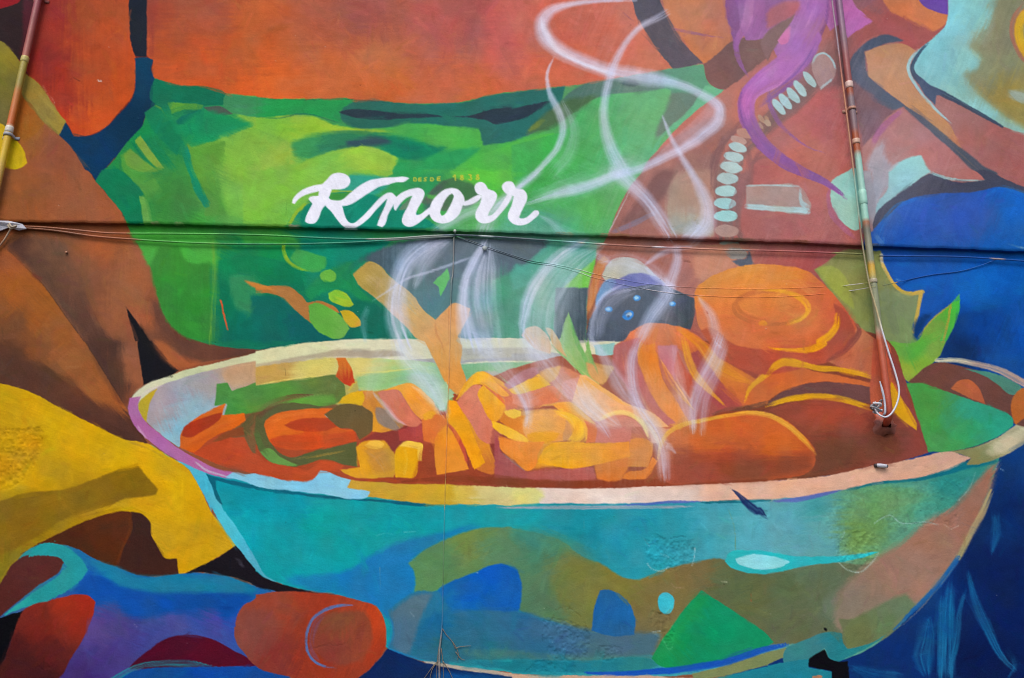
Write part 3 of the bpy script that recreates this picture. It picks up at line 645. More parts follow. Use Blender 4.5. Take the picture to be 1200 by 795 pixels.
S('a8a8d0', 'B2 700,520 600,545 500,560 430,590 390,650', '10 20 20 26 14', 'B2', op=.5, hair=.6)
for cx, cy, rx, ry in ((583, 595, 17, 14), (452, 648, 17, 13), (750, 622, 15, 11)):
    E('2f86d4', cx, cy, rx, ry, 'B2', part='painted_stone_fruit/blue_spot'); E('8ccdf0', cx - 2, cy - 1, rx * .6, ry * .6, 'B2')
E('2a80d4', 541, 675, 28, 22, 'B2', rot=-25, part='painted_stone_fruit/blue_spot'); E('a8c8dc', 545, 672, 15, 10, 'B2', rot=-25); E('3a5a80', 541, 680, 8, 6, 'B2')
# olive leaf ground beside the right pipe
F('B3 300,420,8e9050 440,500,868a50 600,640,7e8a66 620,720,788e5c 450,660,8c9450', 'B3 215,465 300,410 345,375 525,375 530,400 550,450 600,540 655,572 720,562 700,650 675,750 700,800 C3 660,190 590,90 550,0 B3 495,795 400,700 290,560', part='painted_leaf', an=100, br=.06)
F('B3 280,500,9ca44c 380,600,96a04a', 'B3 225,462 270,445 320,455 365,500 385,560 405,650 340,600 290,545', soft=1, an=60)
S('B3 530,400,e8e0d0 545,470,d4b058 620,560,d0aa40', 'B3 527,388 530,420 550,470 600,545 650,572 720,564', '14 18 18 16 20 20', 'B3', hair=.1, end=.02)
S('d2ac4c', 'B3 716,562 700,640 678,752', '20 18 14', 'B3', hair=.1, end=.02)
F('B3 850,680,56aa3c 760,740,7ea040 C3 650,60,5aa844 700,100,8aac3c 640,140,9aa83c', 'B3 895,575 893,650 870,720 830,797 C3 800,70 735,130 655,192 630,170 590,90 560,30 550,0 B3 690,797 740,720 850,622', part='painted_leaf', an=70)
F('4cb442', 'B3 895,577 893,650 870,720 830,797 800,797 830,720 850,640', an=70)
S('c8963c', 'B3 850,622 838,700 812,800', 12, 'B3'); S('c0a040', 'B3 690,790 750,710 850,622', 9, 'B3', op=.8)
F('12386a', 'B3 675,750 700,690 770,660 720,740 690,795', soft=2)
F('4ca440', 'B3 680,800 760,760 C3 720,60 660,100 640,20', soft=4, op=.7, an=70)
# ---- yellow sleeve
F('C0 60,260,c89c0c 300,420,d4a60c 100,600,d6a60c 600,560,d8a80c 850,650,d6a60c 200,650,cc9a0c D0 850,60,d2a00e 900,200,cf9c0c 60,100,967a14 200,60,927412 30,260,87741a 350,30,a88410', 'C0 -1010,80 0,197 150,242 300,322 450,397 580,457 690,480 760,520 880,600 920,660 985,797 D0 1030,80 1102,178 1000,240 850,312 830,310 600,200 400,120 90,235 0,370 -1010,700', part=SLV, an=15, br=.06)
F('C0 100,770,876514 400,700,8c6a12 650,640,84660f', 'C0 -100,765 0,745 100,712 300,690 420,650 560,600 645,582 690,640 738,690 730,717 640,730 560,742 470,797 D0 300,60 100,180 -100,250', soft=1, an=165, br=.05)
F('C0 60,450,b88a12', 'C0 -60,400 0,395 90,410 190,400 200,440 150,600 80,650 -60,670', soft=3, op=.6)
F('c09a1c', 'C0 60,700 100,670 150,680 110,705', soft=2); S('a8862c', 'C0 600,470 700,505 760,540', 10, 'C0', op=.6)
S('d0a41c', 'D0 340,45 470,10 560,-12 640,0 700,40', '8 14 20 16 6', 'D0', op=.8); S('b87a1c', 'D0 190,162 300,110 440,50 540,15', '6 8 8 6', 'D0', op=.8)
S('a88818', 'D0 0,340 50,280 90,235', 18, 'D0', op=.7)
F('D0 300,130,4a2614 450,80,542a14 520,200,52280f 580,100,5c2c16', 'D0 90,222 190,165 400,65 500,30 565,18 615,22 620,90 580,180 545,278 440,240 350,190 240,170', part='painted_backdrop', an=150, br=.06)
F('D0 660,80,3c221c 700,280,40221a', 'D0 612,20 660,30 700,70 705,130 740,190 765,235 825,240 832,312 760,320 650,318 540,277 580,180 618,90', part='painted_backdrop', an=80, br=.05)
S('6c3414', 'D0 605,40 600,110 565,200 548,270', '14 14 16 20', 'D0', op=.7, hair=.4)
# ---- bowl body
F('D0 1150,60,10a0a8 D1 300,60,0fa29e 200,240,0f9ca2 700,40,129ca0 1000,40,1a9aa4 C1 200,760,0c98a8 C0 1120,740,0a98a6 D2 60,30,1aa0a6 300,60,1c92a2 600,60,2496a8 750,130,2a98a6 950,80,46a4b2 1120,120,5cacb8 D3 100,60,60a8b4 250,130,64a4a8 500,40,6a9a60 430,120,709450 600,80,5a9c84 C3 200,770,4aa4a4 450,720,5c9c78 700,700,4c9c88 850,650,2f8a80', 'C0 880,590 960,610 1192,650 C1 300,680 700,720 C2 0,740 600,720 C3 0,720 500,640 850,580 1080,540 1060,600 1000,795 D3 950,130 880,240 780,370 690,470 560,600 330,715 90,700 D2 900,770 600,790 0,775 D1 1192,770 800,722 700,690 610,655 560,500 380,405 250,390 100,350 0,300 D0 1160,240 1022,25 C0 1005,770 955,640', part=BOWL + '/bowl_side', an=170, br=.04)
F('D1 500,330,1a7ab2 650,300,1a7ab4 250,350,1a80ac 850,140,1a80ac', 'D1 120,330 250,318 430,290 520,232 700,152 850,120 1000,85 1050,90 880,150 720,250 745,300 735,400 640,480 610,520 560,470 440,425 380,405 250,385', soft=3, an=155)
F('D1 800,240,5a8a5a 1000,150,728a48 1150,200,5c8860 780,330,5e8c56 D2 100,200,4a8468 300,220,747c3c 350,400,7c7c3a 150,400,5a8058 100,450,54805e 500,350,7e7838 700,400,80703e 850,280,7c6a40 1000,350,5e6a48 1100,430,646c44 650,520,7a6c42 600,560,746c48 D3 100,380,5a6c4a 250,330,5c6c4e 300,430,67745e 150,560,62694a 200,280,687a58', 'D1 708,262 780,203 900,142 1050,96 1192,92 D2 0,98 150,128 240,160 330,230 420,262 500,320 580,335 700,292 850,255 980,240 1100,300 1192,312 D3 60,300 180,272 330,258 480,270 345,430 350,560 372,660 300,640 0,640 D2 1192,640 980,700 660,690 570,600 360,580 150,520 30,480 0,290 D1 1192,272 1100,272 1020,306 880,365 830,392 740,402 738,300', part=BOWL + '/bowl_side', an=160, soft=1, br=.05)
F('D2 60,130,3c8a7c 250,170,4a8a70', 'D2 0,90 200,110 330,180 420,250 380,250 240,190 200,240 0,150', soft=5, an=20, op=.7)
F('D2 300,260,7c7c3c', 'D2 220,220 400,280 470,340 380,480 330,540 240,470 180,350', soft=5, op=.6, an=20)
F('D1 1000,400,0d60b4 1100,300,0a5cc0 900,430,1a6ca8 D2 20,400,1260b0', 'D1 840,395 880,362 1020,305 1110,266 1192,272 D2 25,290 35,470 0,520 D1 1192,640 960,560 830,600 790,480', an=160, soft=1)
F('2a7494', 'D1 615,480 740,395 850,390 900,480 900,740 700,690 612,655 640,590', soft=1)
F('D1 700,560,4a7086 780,450,557584', 'D1 628,490 740,410 830,400 800,450 760,540 740,640 700,688 640,655 640,560', soft=2, an=80)
F('D1 850,550,1a6a94 1000,560,2a6c8c 900,650,2a6c80 1150,560,2e6e90 1100,690,26747c D2 60,560,33688e 250,620,3c6a8c 500,640,4a6c84 600,640,4c6e78 100,670,2f6a88 400,690,44707c', 'D1 720,680 790,520 960,480 1192,480 D2 30,482 150,520 370,572 570,580 700,582 680,640 655,690 350,712 0,705 D1 1192,705 1000,720 850,722', soft=3, an=5)
F('D1 1080,672,4a7c70', 'D1 950,655 1100,660 1192,668 D2 300,690 660,690 660,712 300,720 0,700 D1 1100,700 990,690', soft=3, op=.7, an=3)
F('D2 60,745,1a7c8c 400,740,1c8090 600,720,2a8484', 'D1 1000,715 1192,720 D2 0,708 350,715 640,705 690,735 600,768 350,768 80,775 0,768 D1 1192,760 1000,730', soft=1, an=3)
F('D2 470,480,1f649e', 'D2 372,575 385,470 412,386 450,384 510,410 555,460 575,530 572,592 470,600', part=BOWL + '/painted_patch', an=100, br=.06)
F('D2 800,580,109060 950,560,0f9464 900,680,0f9260 760,600,1f9448', 'D2 880,385 1030,480 1192,595 D3 30,630 D2 1192,645 980,712 690,738 650,705 700,620 800,480', part=BOWL + '/painted_patch', an=50, br=.04)
F('1f9a50', 'D2 870,400 920,430 760,640 680,720 660,700 760,560', soft=4, op=.6, an=130)
E('3cbccc', 718, 445, 39, 52, 'D2', part=BOWL + '/painted_patch')
F('D3 800,150,a07660 850,60,9c7060 600,380,987864 700,300,a07a68 450,480,8c7c68 950,60,a26c54', 'D3 640,150 700,100 760,55 860,0 C3 1000,620 1060,560 1080,540 D3 1005,10 950,130 880,240 780,370 690,465 620,440 500,500 350,600 310,540 330,400 440,280', soft=4, an=140)
F('6c7250', 'D3 330,520 400,520 640,410 690,460 560,600 372,668', soft=1)
F('D3 450,600,6c7448 600,470,6c7c5c 550,550,647a50', 'D3 372,660 350,590 370,545 500,465 640,400 690,455 600,555 480,630', soft=2, an=140)
F('D3 450,100,74964a 480,200,6c9654', 'D3 400,0 650,0 700,60 600,110 520,200 400,210 330,160', soft=6, op=.3, an=140)
F('C3 600,740,6a9c5c', 'C3 400,700 700,690 780,740 600,795 D3 400,20 C3 420,780', soft=6, op=.6, an=160)
# long highlight
F('2cb8ba', 'D2 990,250 1010,213 1100,200 1192,203 D3 0,205 100,224 330,226 520,205 440,235 330,256 180,272 60,300 0,312 D2 1192,314 1080,300 1010,275', part=BOWL + '/highlight', an=0)
F('90dce0', 'D2 1038,240 1100,222 1192,224 D3 50,232 105,255 60,280 0,290 D2 1192,292 1100,282 1050,260', part=BOWL + '/highlight', an=0)
S('6aa8a8', 'D3 120,205 250,225 500,205', '10 20 6', 'D3', op=.5, hair=.5)
# bottom stripes
F('D2 1000,760,7e8858', 'D2 840,775 1000,735 1192,672 D3 0,672 85,655 95,690 0,730 D2 1192,735 960,790 850,800', an=160)
S('1450b8', 'D2 340,768 480,775 620,768 840,745 1000,717 1192,656 D3 90,638', '10 24 30 34 36 36 18', 'D2', BOWL + '/rim_stripe', hair=.1, end=.02)
F('D3 200,640,3a8488 330,650,267c84 450,650,2a8484', 'D3 80,665 180,615 290,578 345,588 355,640 372,662 480,632 570,580 480,645 390,690 330,717 290,705 265,655 195,705 70,735', an=150)
F('20808e', 'D2 930,800 1192,740 D3 0,735 190,705 190,745 297,765 297,1000 D2 900,1100', an=160, part=DRP + '/fold')
F('0b0b11', 'D3 193,706 265,662 290,706 330,718 375,715 385,900 300,900 297,762 190,742', part='painted_backdrop', an=90)
E('0b0b11', 270, 568, 9, 6, 'D3', rot=60); E('b07c5c', 230, 790, 24, 8, 'D3')
F('D1 900,740,b4aa98 D2 200,785,c8a488', 'D1 780,716 900,732 1192,772 D2 0,776 80,780 350,783 620,785 850,795 850,830 300,830 0,800 D1 1192,790 900,752 800,728', part=BOWL + '/foot_band', an=3)
S('D3 970,60,b4a070 900,210,aa9a68', 'C3 1040,700 D3 1000,20 950,110 890,230', '24 34 36 30', 'D3', BOWL + '/bowl_edge', hair=.2, end=.02)
S('1a60a0', 'D3 885,235 790,365 690,465 585,570', '26 32 24 8', 'D3', BOWL + '/bowl_edge', hair=.15, end=.02)
S('8c8680', 'D3 870,270 800,365 690,490 590,575', '5 7 7 3', 'D3', op=.8)
# blue strokes on the cloth right of the bowl
for s, w, o in (('D3 850,340 840,500 835,640 830,800', '30 50 60 70', .55), ('D3 810,420 805,600 800,800', '20 30 26', .45), ('D3 755,510 740,600 725,700 740,780', '10 60 80 30', .5), ('D3 930,300 960,420 1020,560 1080,680 1150,760', '16 30 40 30 20', .45), ('D3 920,380 890,500 880,620 840,790', '10 24 24 20', .45), ('D3 1060,30 1060,120 1040,220', '30 40 10', .4), ('D3 1140,700 1150,740 1120,795', '20 20 10', .3), ('D3 390,740 480,770 600,795', '30 50 60', .3)):
    S('1a74a4', s, ' '.join(str(float(q) * 1.25) for q in w.split()), 'D3', op=min(.95, o * 1.7), hair=.3, soft=.6)
F('0a3c78', 'D3 900,40 1000,90 1192,0 1192,160 1000,140', soft=8, op=.35)
# under the bowl, left: black wedge and light edge
F('18131a', 'D0 1100,178 1130,210 1192,290 D1 0,298 60,335 250,392 380,408 100,395 0,368 D0 1150,345 1040,318 920,302 850,312 1000,242', part='painted_backdrop', an=20)
F('4a4650', 'D0 1095,235 1120,245 1140,280 1120,275', soft=1, op=.6)
F('C0 850,590,4cb8d0 980,740,48b4cc D0 1080,80,4cc0d0 1170,230,50aec0', 'C0 690,475 800,545 960,615 1000,690 1045,797 D0 1050,20 1100,90 1192,240 D1 40,310 100,350 60,335 D0 1192,290 1102,178 1030,80 985,0 C0 985,797 920,660 880,600 760,522', part=BOWL + '/bowl_edge', an=50)
F('C0 1100,650,0a6478', 'C0 960,618 1010,635 1192,672 C1 0,675 200,705 480,735 700,748 880,765 760,768 500,745 300,730 0,695 C0 1192,690 1060,665 1005,650 1010,690 1038,765 1020,755 985,670', an=8)
# ---- bowl inside
F('C0 800,250,a69ca2 950,200,aaa2a4 1100,140,c4a07c 850,420,8cbcc8 920,320,90b4c0 720,330,a89a9c', 'C0 605,275 650,240 750,195 850,160 1000,120 1192,80 C1 0,115 640,20 C2 0,0 480,0 480,250 C1 900,400 400,500 0,600 C0 900,525 835,495 690,385 640,330', part=BOWL + '/bowl_inside', an=60, br=.05)
F('bca428', 'C0 645,300 665,265 735,220 700,290 685,380 655,350', an=70)
F('C0 1120,140,c8a078', 'C0 1030,140 1192,95 C1 60,105 0,200 C0 1192,190 1080,215', soft=3, an=40)
F('C1 60,140,c8a050 250,130,d8c86c 500,110,dccc78 600,160,c4cc7c 700,180,a8cc84 850,200,98c8a0', 'C1 0,118 150,100 350,82 560,80 700,88 900,110 960,260 560,250 460,215 370,162 200,180 0,208', part=BOWL + '/bowl_inside', an=5)
F('c8a054', 'C1 0,112 140,104 150,120 60,190 0,200', soft=3, op=.7)
F('C1 600,175,9cc47c 750,200,8cc490', 'C1 465,165 700,135 800,150 900,240 830,300 740,205 560,228 470,222', soft=2, an=5)
S('e8d86c', 'C1 0,206 100,186 200,172 370,158', '6 8 10 6', 'C1'); S('ece070', 'C1 470,150 620,140 740,125', '6 12 4', 'C1', op=.7)
# back rim
F('C1 200,60,ddd8a8 500,40,e0dcb8 60,80,d8d8a8 C0 900,140,ccd0a0 700,220,d0d4b0', 'C0 1192,55 1000,105 850,140 800,160 700,195 640,235 605,278 640,290 690,245 750,208 850,172 1000,132 1192,92 C1 0,118 200,92 350,80 560,80 700,88 C2 0,40 480,40 510,5 400,4 300,10 100,-8 0,-14 C1 1192,-14 960,-12 640,-8 480,-10 330,0 140,22 0,50', part=BOWL + '/rim', an=175)
F('C1 500,60,b4a890 200,80,bcae8c', 'C1 0,108 150,82 300,56 380,42 560,45 680,52 700,70 560,78 350,76 200,92 0,120', soft=1, an=175)
F('bcb49c', 'C1 960,35 1192,30 C2 100,35 190,60 0,60 C1 1192,75 960,90', soft=1, an=0)
F('C1 1050,120,7cb884 C2 100,120,86c08c', 'C1 950,110 1192,95 C2 200,95 220,150 0,160 C1 1192,170 1080,140 980,180', soft=1, an=175, part=BOWL + '/bowl_inside')
S('e4e4b8', 'C1 955,105 1100,97 1192,95 C2 190,98', 8, 'C1')
F('90c4b8', 'C2 380,20 480,10 475,100 400,110', part=BOWL + '/bowl_inside', an=90)
S('0f5a58', 'C1 0,45 140,17 330,-6 480,-16', 7, 'C1', op=.8)
# front rim
F('C0 700,420,b0689e 900,550,b46aa0', 'C0 605,265 598,330 625,390 700,470 800,540 950,610 1080,642 1135,632 1100,615 1000,590 850,510 740,430 665,355 643,300 660,255', part=BOWL + '/rim', an=40)
S('d0a8c4', 'C0 640,395 680,450', '14 10', 'C0', op=.7); S('cfc2d0', 'C0 655,255 690,230 760,205', '8 14 8', 'C0', op=.6)
S('c8d4d8', 'C0 905,560 960,600 1060,632', '8 12 8', 'C0', op=.7)
F('C1 100,650,84c8e0 350,680,88cce4', 'C0 1090,612 1150,620 C1 0,618 265,640 280,610 320,604 380,628 447,645 425,682 540,702 548,722 480,736 300,712 0,676 C0 1140,655 1050,635', part=BOWL + '/rim', an=10)
F('C1 600,700,cca030 850,710,d0a62c 980,700,d4b850 1100,710,d8c880 C2 40,720,dcd484', 'C1 445,645 560,652 680,665 880,668 1192,680 C2 0,684 150,682 160,755 0,762 C1 1192,768 980,760 880,762 700,748 520,726 532,702 425,682', part=BOWL + '/rim', an=3)
F('C2 400,710,ecd4c4 700,700,eccebc 1000,690,ecb89a C3 100,690,e2b092 400,640,e0b094 700,580,dcaa8e 850,550,d4a48a', 'C2 110,684 300,686 500,684 700,672 900,665 1192,653 C3 0,650 260,630 400,600 500,580 620,560 740,535 850,515 900,530 946,545 870,592 830,605 700,640 520,656 360,690 160,726 0,738 C2 1192,740 890,748 760,748 480,757 130,757', part=BOWL + '/rim', an=172, br=.03)
F('C2 60,720,e0d880', 'C2 0,690 130,690 160,720 110,752 0,756', soft=3)
S('5868b8', 'C2 500,765 620,758 760,748 890,748', '6 14 16 6', 'C2', hair=.2); S('a8a8b0', 'C1 1120,775 1192,775 C2 300,775 700,772 850,768', '8 18 20 18 10', 'C1', hair=.3)
S('5a64b4', 'C3 20,745 120,740 250,715 350,692', '10 26 22 6', 'C3', hair=.1); S('5868b8', 'C3 35,640 120,632 260,622', '24 22 8', 'C3', hair=.1)
S('0c6a7c', 'C3 350,695 520,660 700,643 830,610 920,580 1080,555', '8 14 16 22 44 20', 'C3', hair=.15); S('0c6474', 'C2 880,752 1000,748 1192,740 C3 30,738', '10 16 16 8', 'C2')
F('C3 950,540,8a8454 1080,500,b4ac88 1000,560,7a8458 1150,430,aca686', 'C3 850,515 960,492 1060,455 1140,402 1192,370 1280,310 1280,420 1192,482 1110,530 1000,572 925,578 946,545 900,530', part=BOWL + '/rim', an=160)
F('c4bc98', 'C3 1040,485 1120,440 1192,400 1250,360 1250,400 1192,452 1110,518 1060,512', soft=2)
S('1c2c44', 'C3 850,514 960,490 1060,452 1100,430', '3 8 6 2', 'C3')
S('1c2c5c', 'C2 1018,684 1060,720 1100,760 1140,795 D2 1150,15 1192,55', '6 18 34 40 34 6', 'C2', hair=.15)
# far right of the bowl
F('C3 850,150,6e463c 1050,240,68443c 1000,180,6c4640', 'C3 770,105 930,125 1060,165 1192,225 1300,260 1300,360 1192,400 1135,380 1040,340 900,290 720,240 655,190', part=BOWL + '/soup', an=20)
F('4a8674', 'C3 915,130 1060,152 1180,215 1192,235 1140,252 1060,195 980,150', part=BOWL + '/bowl_inside', an=20)
F('C3 900,220,b8643c 980,270,b05c3c', 'C3 853,222 890,185 940,183 990,230 1012,293 930,262', part=BOWL + '/carrot', an=40)
F('C3 1170,300,b4642c', 'C3 1135,285 1160,240 1192,220 1260,240 1260,340 1192,362 1155,390 1138,350', part=BOWL + '/carrot', an=80)
S('C3 820,90,d0ccac 1000,115,c0a08c 1192,190,c09c88', 'C3 785,90 860,88 930,98 1070,132 1192,195 1290,250', '20 26 28 34 36 36', 'C3', BOWL + '/rim', hair=.15, end=.02)
F('C3 750,300,4a9c44 720,420,4c9a48 900,400,3c9c5c 950,350,2f9c80 1080,370,2c9a7c 800,480,489c50', 'C3 640,195 720,200 900,260 1050,310 1140,358 1143,395 1060,452 850,515 745,518 700,400 650,250', part=BOWL + '/leaf', an=130, br=.04)
# ---- soup base
F('C1 200,560,b04a28 600,450,a64c30 700,600,9c4428 C2 300,620,924432 600,600,9c4c30 900,640,88442c C3 300,450,8c442e 500,480,7e4230 650,480,90483a 150,560,74432e', 'C0 835,495 900,450 1192,380 C1 470,340 560,240 900,250 1192,130 C2 300,60 480,60 530,0 700,-20 900,0 C3 300,-60 560,0 640,180 745,520 620,560 500,580 260,630 0,652 C2 900,667 500,684 300,686 0,682 C1 900,668 680,664 440,645 380,628 320,604 280,610 265,640 0,618 C0 1050,585 900,525', part=BOWL + '/soup', an=5, br=.05)
F('a0c4a0', 'C1 690,165 800,150 900,190 870,330 790,260', soft=2, an=20)
F('7c5a38', 'C0 1100,330 1192,300 C1 0,300 380,290 420,340 340,330 0,480 C0 1192,530 1080,460', soft=1)
F('b4ac5c', 'C1 330,170 470,180 480,240 400,300 330,280', soft=1)
# left: carrots and green
F('C0 1100,260,509440 1060,310,468c40 C1 100,270,5a9640 250,230,607c3c 350,200,64783c 200,290,58983e', 'C0 1010,200 1060,195 1080,232 1192,195 C1 0,210 150,185 300,165 370,160 410,200 422,250 380,290 300,305 150,312 0,330 C0 1150,342 1045,345 1060,290 1000,302', part=BOWL + '/leaf', an=165, br=.06)
F('66a43e', 'C1 100,290 250,255 360,250 380,285 300,303 150,310', soft=2, an=170, op=.8)
F('5c6038', 'C1 0,345 120,290 330,308 100,340 45,380 50,440 90,500 150,540 280,512 470,470 475,590 400,575 330,552 180,586 60,560 0,470', an=150, part=BOWL + '/leaf')
S('6e4632', 'C1 0,352 60,300 150,265 270,248', '40 44 30 8', 'C1', hair=.3)
S('4e5a34', 'C0 1160,440 1140,400 1192,340', 40, 'C0', hair=.3, op=.7)
F('6a9c48', 'C1 20,515 60,500 120,545 200,580 140,582 60,558', an=40)
S('a0843c', 'C1 165,550 280,535 420,510', '6 16 6', 'C1', hair=.4); S('55753a', 'C1 0,420 20,480 50,520', 30, 'C1', op=.7)
F('C0 1000,380,d8621c 1100,350,e06c1e 870,480,e0661a 900,430,cc581c', 'C0 1052,290 1035,345 1140,340 1145,370 1100,400 990,452 905,522 840,495 843,430 862,400 1000,312', part=BOWL + '/carrot', an=150)
F('ac381c', 'C0 855,405 960,355 1038,333 1030,356 960,412 870,450 848,440', an=160)
F('8c4a28', 'C0 985,478 1040,430 1135,395 1140,440 1060,455', soft=1)
F('C0 1050,520,b84a28 1150,480,c04e2a C1 40,580,c04a26 250,600,c4502a', 'C0 900,525 985,478 1060,455 1140,448 1180,520 1192,525 C1 60,562 180,588 250,600 310,560 410,580 390,612 300,606 270,642 0,616 C0 1050,585', part=BOWL + '/carrot', an=20)
F('C1 120,420,e46c20 250,340,e06a24 250,470,cc4e22', 'C1 40,382 80,345 200,320 362,312 320,345 380,402 452,413 467,465 300,500 160,506 70,472 45,420', part=BOWL + '/carrot', an=170, br=.05)
F('C1 250,390,b84422', 'C1 130,395 180,370 300,358 372,365 397,395 320,418 180,415', an=5)
F('C1 250,470,cc4e22', 'C1 60,460 140,436 250,445 460,420 467,467 300,500 160,506 90,490', soft=1, an=175)
F('C1 450,360,6e5a36 420,330,6a5834', 'C1 320,342 400,295 500,300 548,340 540,420 482,462 455,413 385,402', an=100, part=BOWL + '/soup')
F('C1 410,100,e07c28 420,180,c4381e', 'C1 374,80 420,78 446,130 463,195 440,214 405,195 372,165 384,120', part=BOWL + '/pepper', an=80)
F('C1 450,270,d8a02a', 'C1 380,292 430,250 500,230 542,235 552,300 500,303 420,290', an=20)
S('e4c040', 'C1 430,235 455,200 470,190', 10, 'C1', op=.7)
# potato cubes
F('C1 550,560,d69a30 600,600,d09834 490,560,e4a420', 'C1 390,600 440,595 485,590 468,495 500,470 590,460 632,500 655,600 640,632 520,642 440,628', part=BOWL + '/potato', an=70)
F('C1 560,560,c48c3e', 'C1 510,500 600,500 645,600 560,615 530,560', soft=2, op=.7)
F('f0c04c', 'C1 505,487 560,458 602,480 585,500 520,498')
F('C1 700,560,e8a818', 'C1 660,490 700,470 777,476 772,555 755,562 750,622 735,636 648,632', part=BOWL + '/potato', an=80)
F('f2c44c', 'C1 663,492 695,467 779,478 772,560 752,552 755,505')
S('b8481e', 'C1 520,650 600,645 660,652', 16, 'C1', op=.8)
# potato sticks, centre left
F('C1 600,380,a88858 560,330,d08a40', 'C1 548,235 600,225 640,300 700,395 620,425 548,418 545,300', part=BOWL + '/potato', an=60)
F('9c7454', 'C1 560,310 620,330 680,400 600,410 555,370', soft=2, an=50)
F('C1 650,280,c47c6c 700,350,bc6450', 'C1 568,245 620,225 670,220 760,330 770,370 720,395 680,360 620,300', part=BOWL + '/potato', an=55)
F('C1 730,250,e29a48 820,330,dc944c', 'C1 600,228 660,210 712,196 742,206 800,260 845,318 870,360 770,368 700,270 660,228', part=BOWL + '/potato', an=50)
F('e0b068', 'C1 712,200 742,206 850,318 830,320', soft=1)
F('C1 760,440,a84834 820,420,c8683a', 'C1 660,425 720,380 772,365 872,352 870,460 860,480 780,475 700,462 660,470', soft=1, an=60)
F('8a3c34', 'C1 480,470 560,428 700,395 760,372 775,400 770,470 700,465 640,520 600,460 500,468', soft=1, an=20)
# tall stick above the rim
F('C1 830,80,ccaa74 880,150,cc9e58', 'B1 690,720 770,795 C1 790,0 880,190 935,255 978,205 950,150 960,20 940,-20 840,-40', part=BOWL + '/potato', an=70)
F('B1 500,490,b89a48 600,560,bca060 690,610,c4ac80 750,650,dca450 780,760,e0a050 880,690,e89444 950,680,e89a4c 880,770,e8983c', 'B1 450,485 490,450 530,425 560,432 640,510 720,570 780,650 835,697 880,655 920,620 998,642 985,690 960,740 930,797 C1 960,20 955,100 978,205 940,250 880,190 820,60 785,0 B1 770,795 690,720 560,600 480,530', part=BOWL + '/potato', an=55, br=.05)
S('c87030', 'B1 835,700 840,760 860,797 C1 880,60', '8 12 10 6', 'B1', op=.6); S('b05a28', 'B1 898,640 897,797', 6, 'B1', op=.5)
F('78ac68', 'C1 845,260 880,190 905,250 920,280 880,330 850,310', soft=1, an=70, part=BOWL + '/leaf')
# centre sticks
F('C1 880,450,e08830 920,540,e49030 900,590,d0702c', 'C1 850,400 870,350 900,380 940,470 970,580 962,602 925,600 862,600 865,500', part=BOWL + '/potato', an=75)
F('f0b044', 'C1 900,470 930,500 968,580 960,602 930,560', soft=1)
F('C1 950,350,e69a2c 1050,500,e09030 1080,580,d07434', 'C1 895,285 935,280 960,300 1050,420 1090,490 1128,600 1100,625 1022,592 962,450 890,385', part=BOWL + '/potato', an=65)
F('C1 1000,280,cc7454 1080,450,c06a48', 'C1 935,285 1000,208 1060,215 1100,300 1100,400 1090,490 1050,420 960,300', part=BOWL + '/potato', an=65)
F('C1 1000,190,eca630 1120,200,e8a43c', 'C1 930,282 960,220 1000,168 1050,143 1100,162 1192,240 C2 0,275 C1 1192,330 1150,330 1100,250 1050,205 1000,212', part=BOWL + '/potato', an=30)
F('C1 1100,280,e89a34 1150,320,e08c34', 'C1 1040,212 1090,240 1160,320 1150,360 1100,380 1060,300', soft=1)
F('cc7858', 'C1 1090,180 1192,235 C2 40,250 0,275 C1 1180,290 1120,240', soft=1)
F('C1 1150,420,ecae48 C2 40,430,e09a40', 'C1 1100,370 1192,420 C2 0,430 80,470 C1 1192,450 1120,420')
F('C1 1170,500,d87028 C2 60,530,de8026', 'C1 1130,440 1192,460 C2 100,490 120,580 60,605 0,560 C1 1180,560 1140,500', part=BOWL + '/potato', an=30)
F('8a3c34', 'C1 1090,420 1140,500 1192,560 C2 60,605 0,620 C1 1120,640 1128,600 1092,490', soft=1)
S('f0b83c', 'C1 1150,340 1192,330 C2 40,335', '20 40 40', 'C1')
# middle of the soup
F('C2 150,240,c46c54 60,300,c07050 250,200,c8744c', 'C2 0,240 120,150 220,120 330,160 300,300 200,300 40,320 0,325', part=BOWL + '/potato', an=150, soft=1)
F('d89838', 'C2 0,235 120,150 230,115 200,180 60,225', soft=1, an=160); F('8a5c54', 'C2 0,175 60,135 160,125 100,170 0,215', soft=2)
F('c8883c', 'C2 340,160 380,100 480,120 440,190 420,205', soft=1, an=40)
F('672,385,78b850 665,410,86b868 690,440,6cb050 700,450,a8b050 655,402,9cc088', '667,366 672,385 680,405 686,415 689,396 693,415 698,435 703,453 690,446 675,433 660,419 646,405 656,398 660,384', part=BOWL + '/leaf', an=60)
S('5ab050', '668,372 676,400 690,430', '2 6 4', op=.8); S('b8c878', '655,402 670,420 688,440', '3 7 3', op=.7, hair=.6)
F('B2 80,760,e0b080', 'B2 45,770 75,733 120,730 160,760 180,797 C2 180,60 120,40 60,-10', part=BOWL + '/potato', an=55); F('d8a868', 'B2 158,733 185,740 222,797 C2 260,80 200,30', an=60, part=BOWL + '/potato')
F('C2 340,220,e09c5c 450,260,d88c5c 300,300,d8a078 500,330,d4906c', 'C2 322,160 380,185 450,240 540,300 640,340 740,410 700,470 640,470 560,350 480,335 390,385 280,285', part=BOWL + '/potato', an=45)
F('C2 450,400,c47458 550,430,b4604c 350,420,c06c3c', 'C2 340,470 345,420 300,310 390,380 480,345 560,350 640,430 650,470 500,475', soft=1, an=50, part=BOWL + '/potato')
S('eab868', 'C2 390,370 450,335 530,335 610,375 660,430 690,500', '14 26 26 26 24 14', 'C2', BOWL + '/potato', hair=.25)
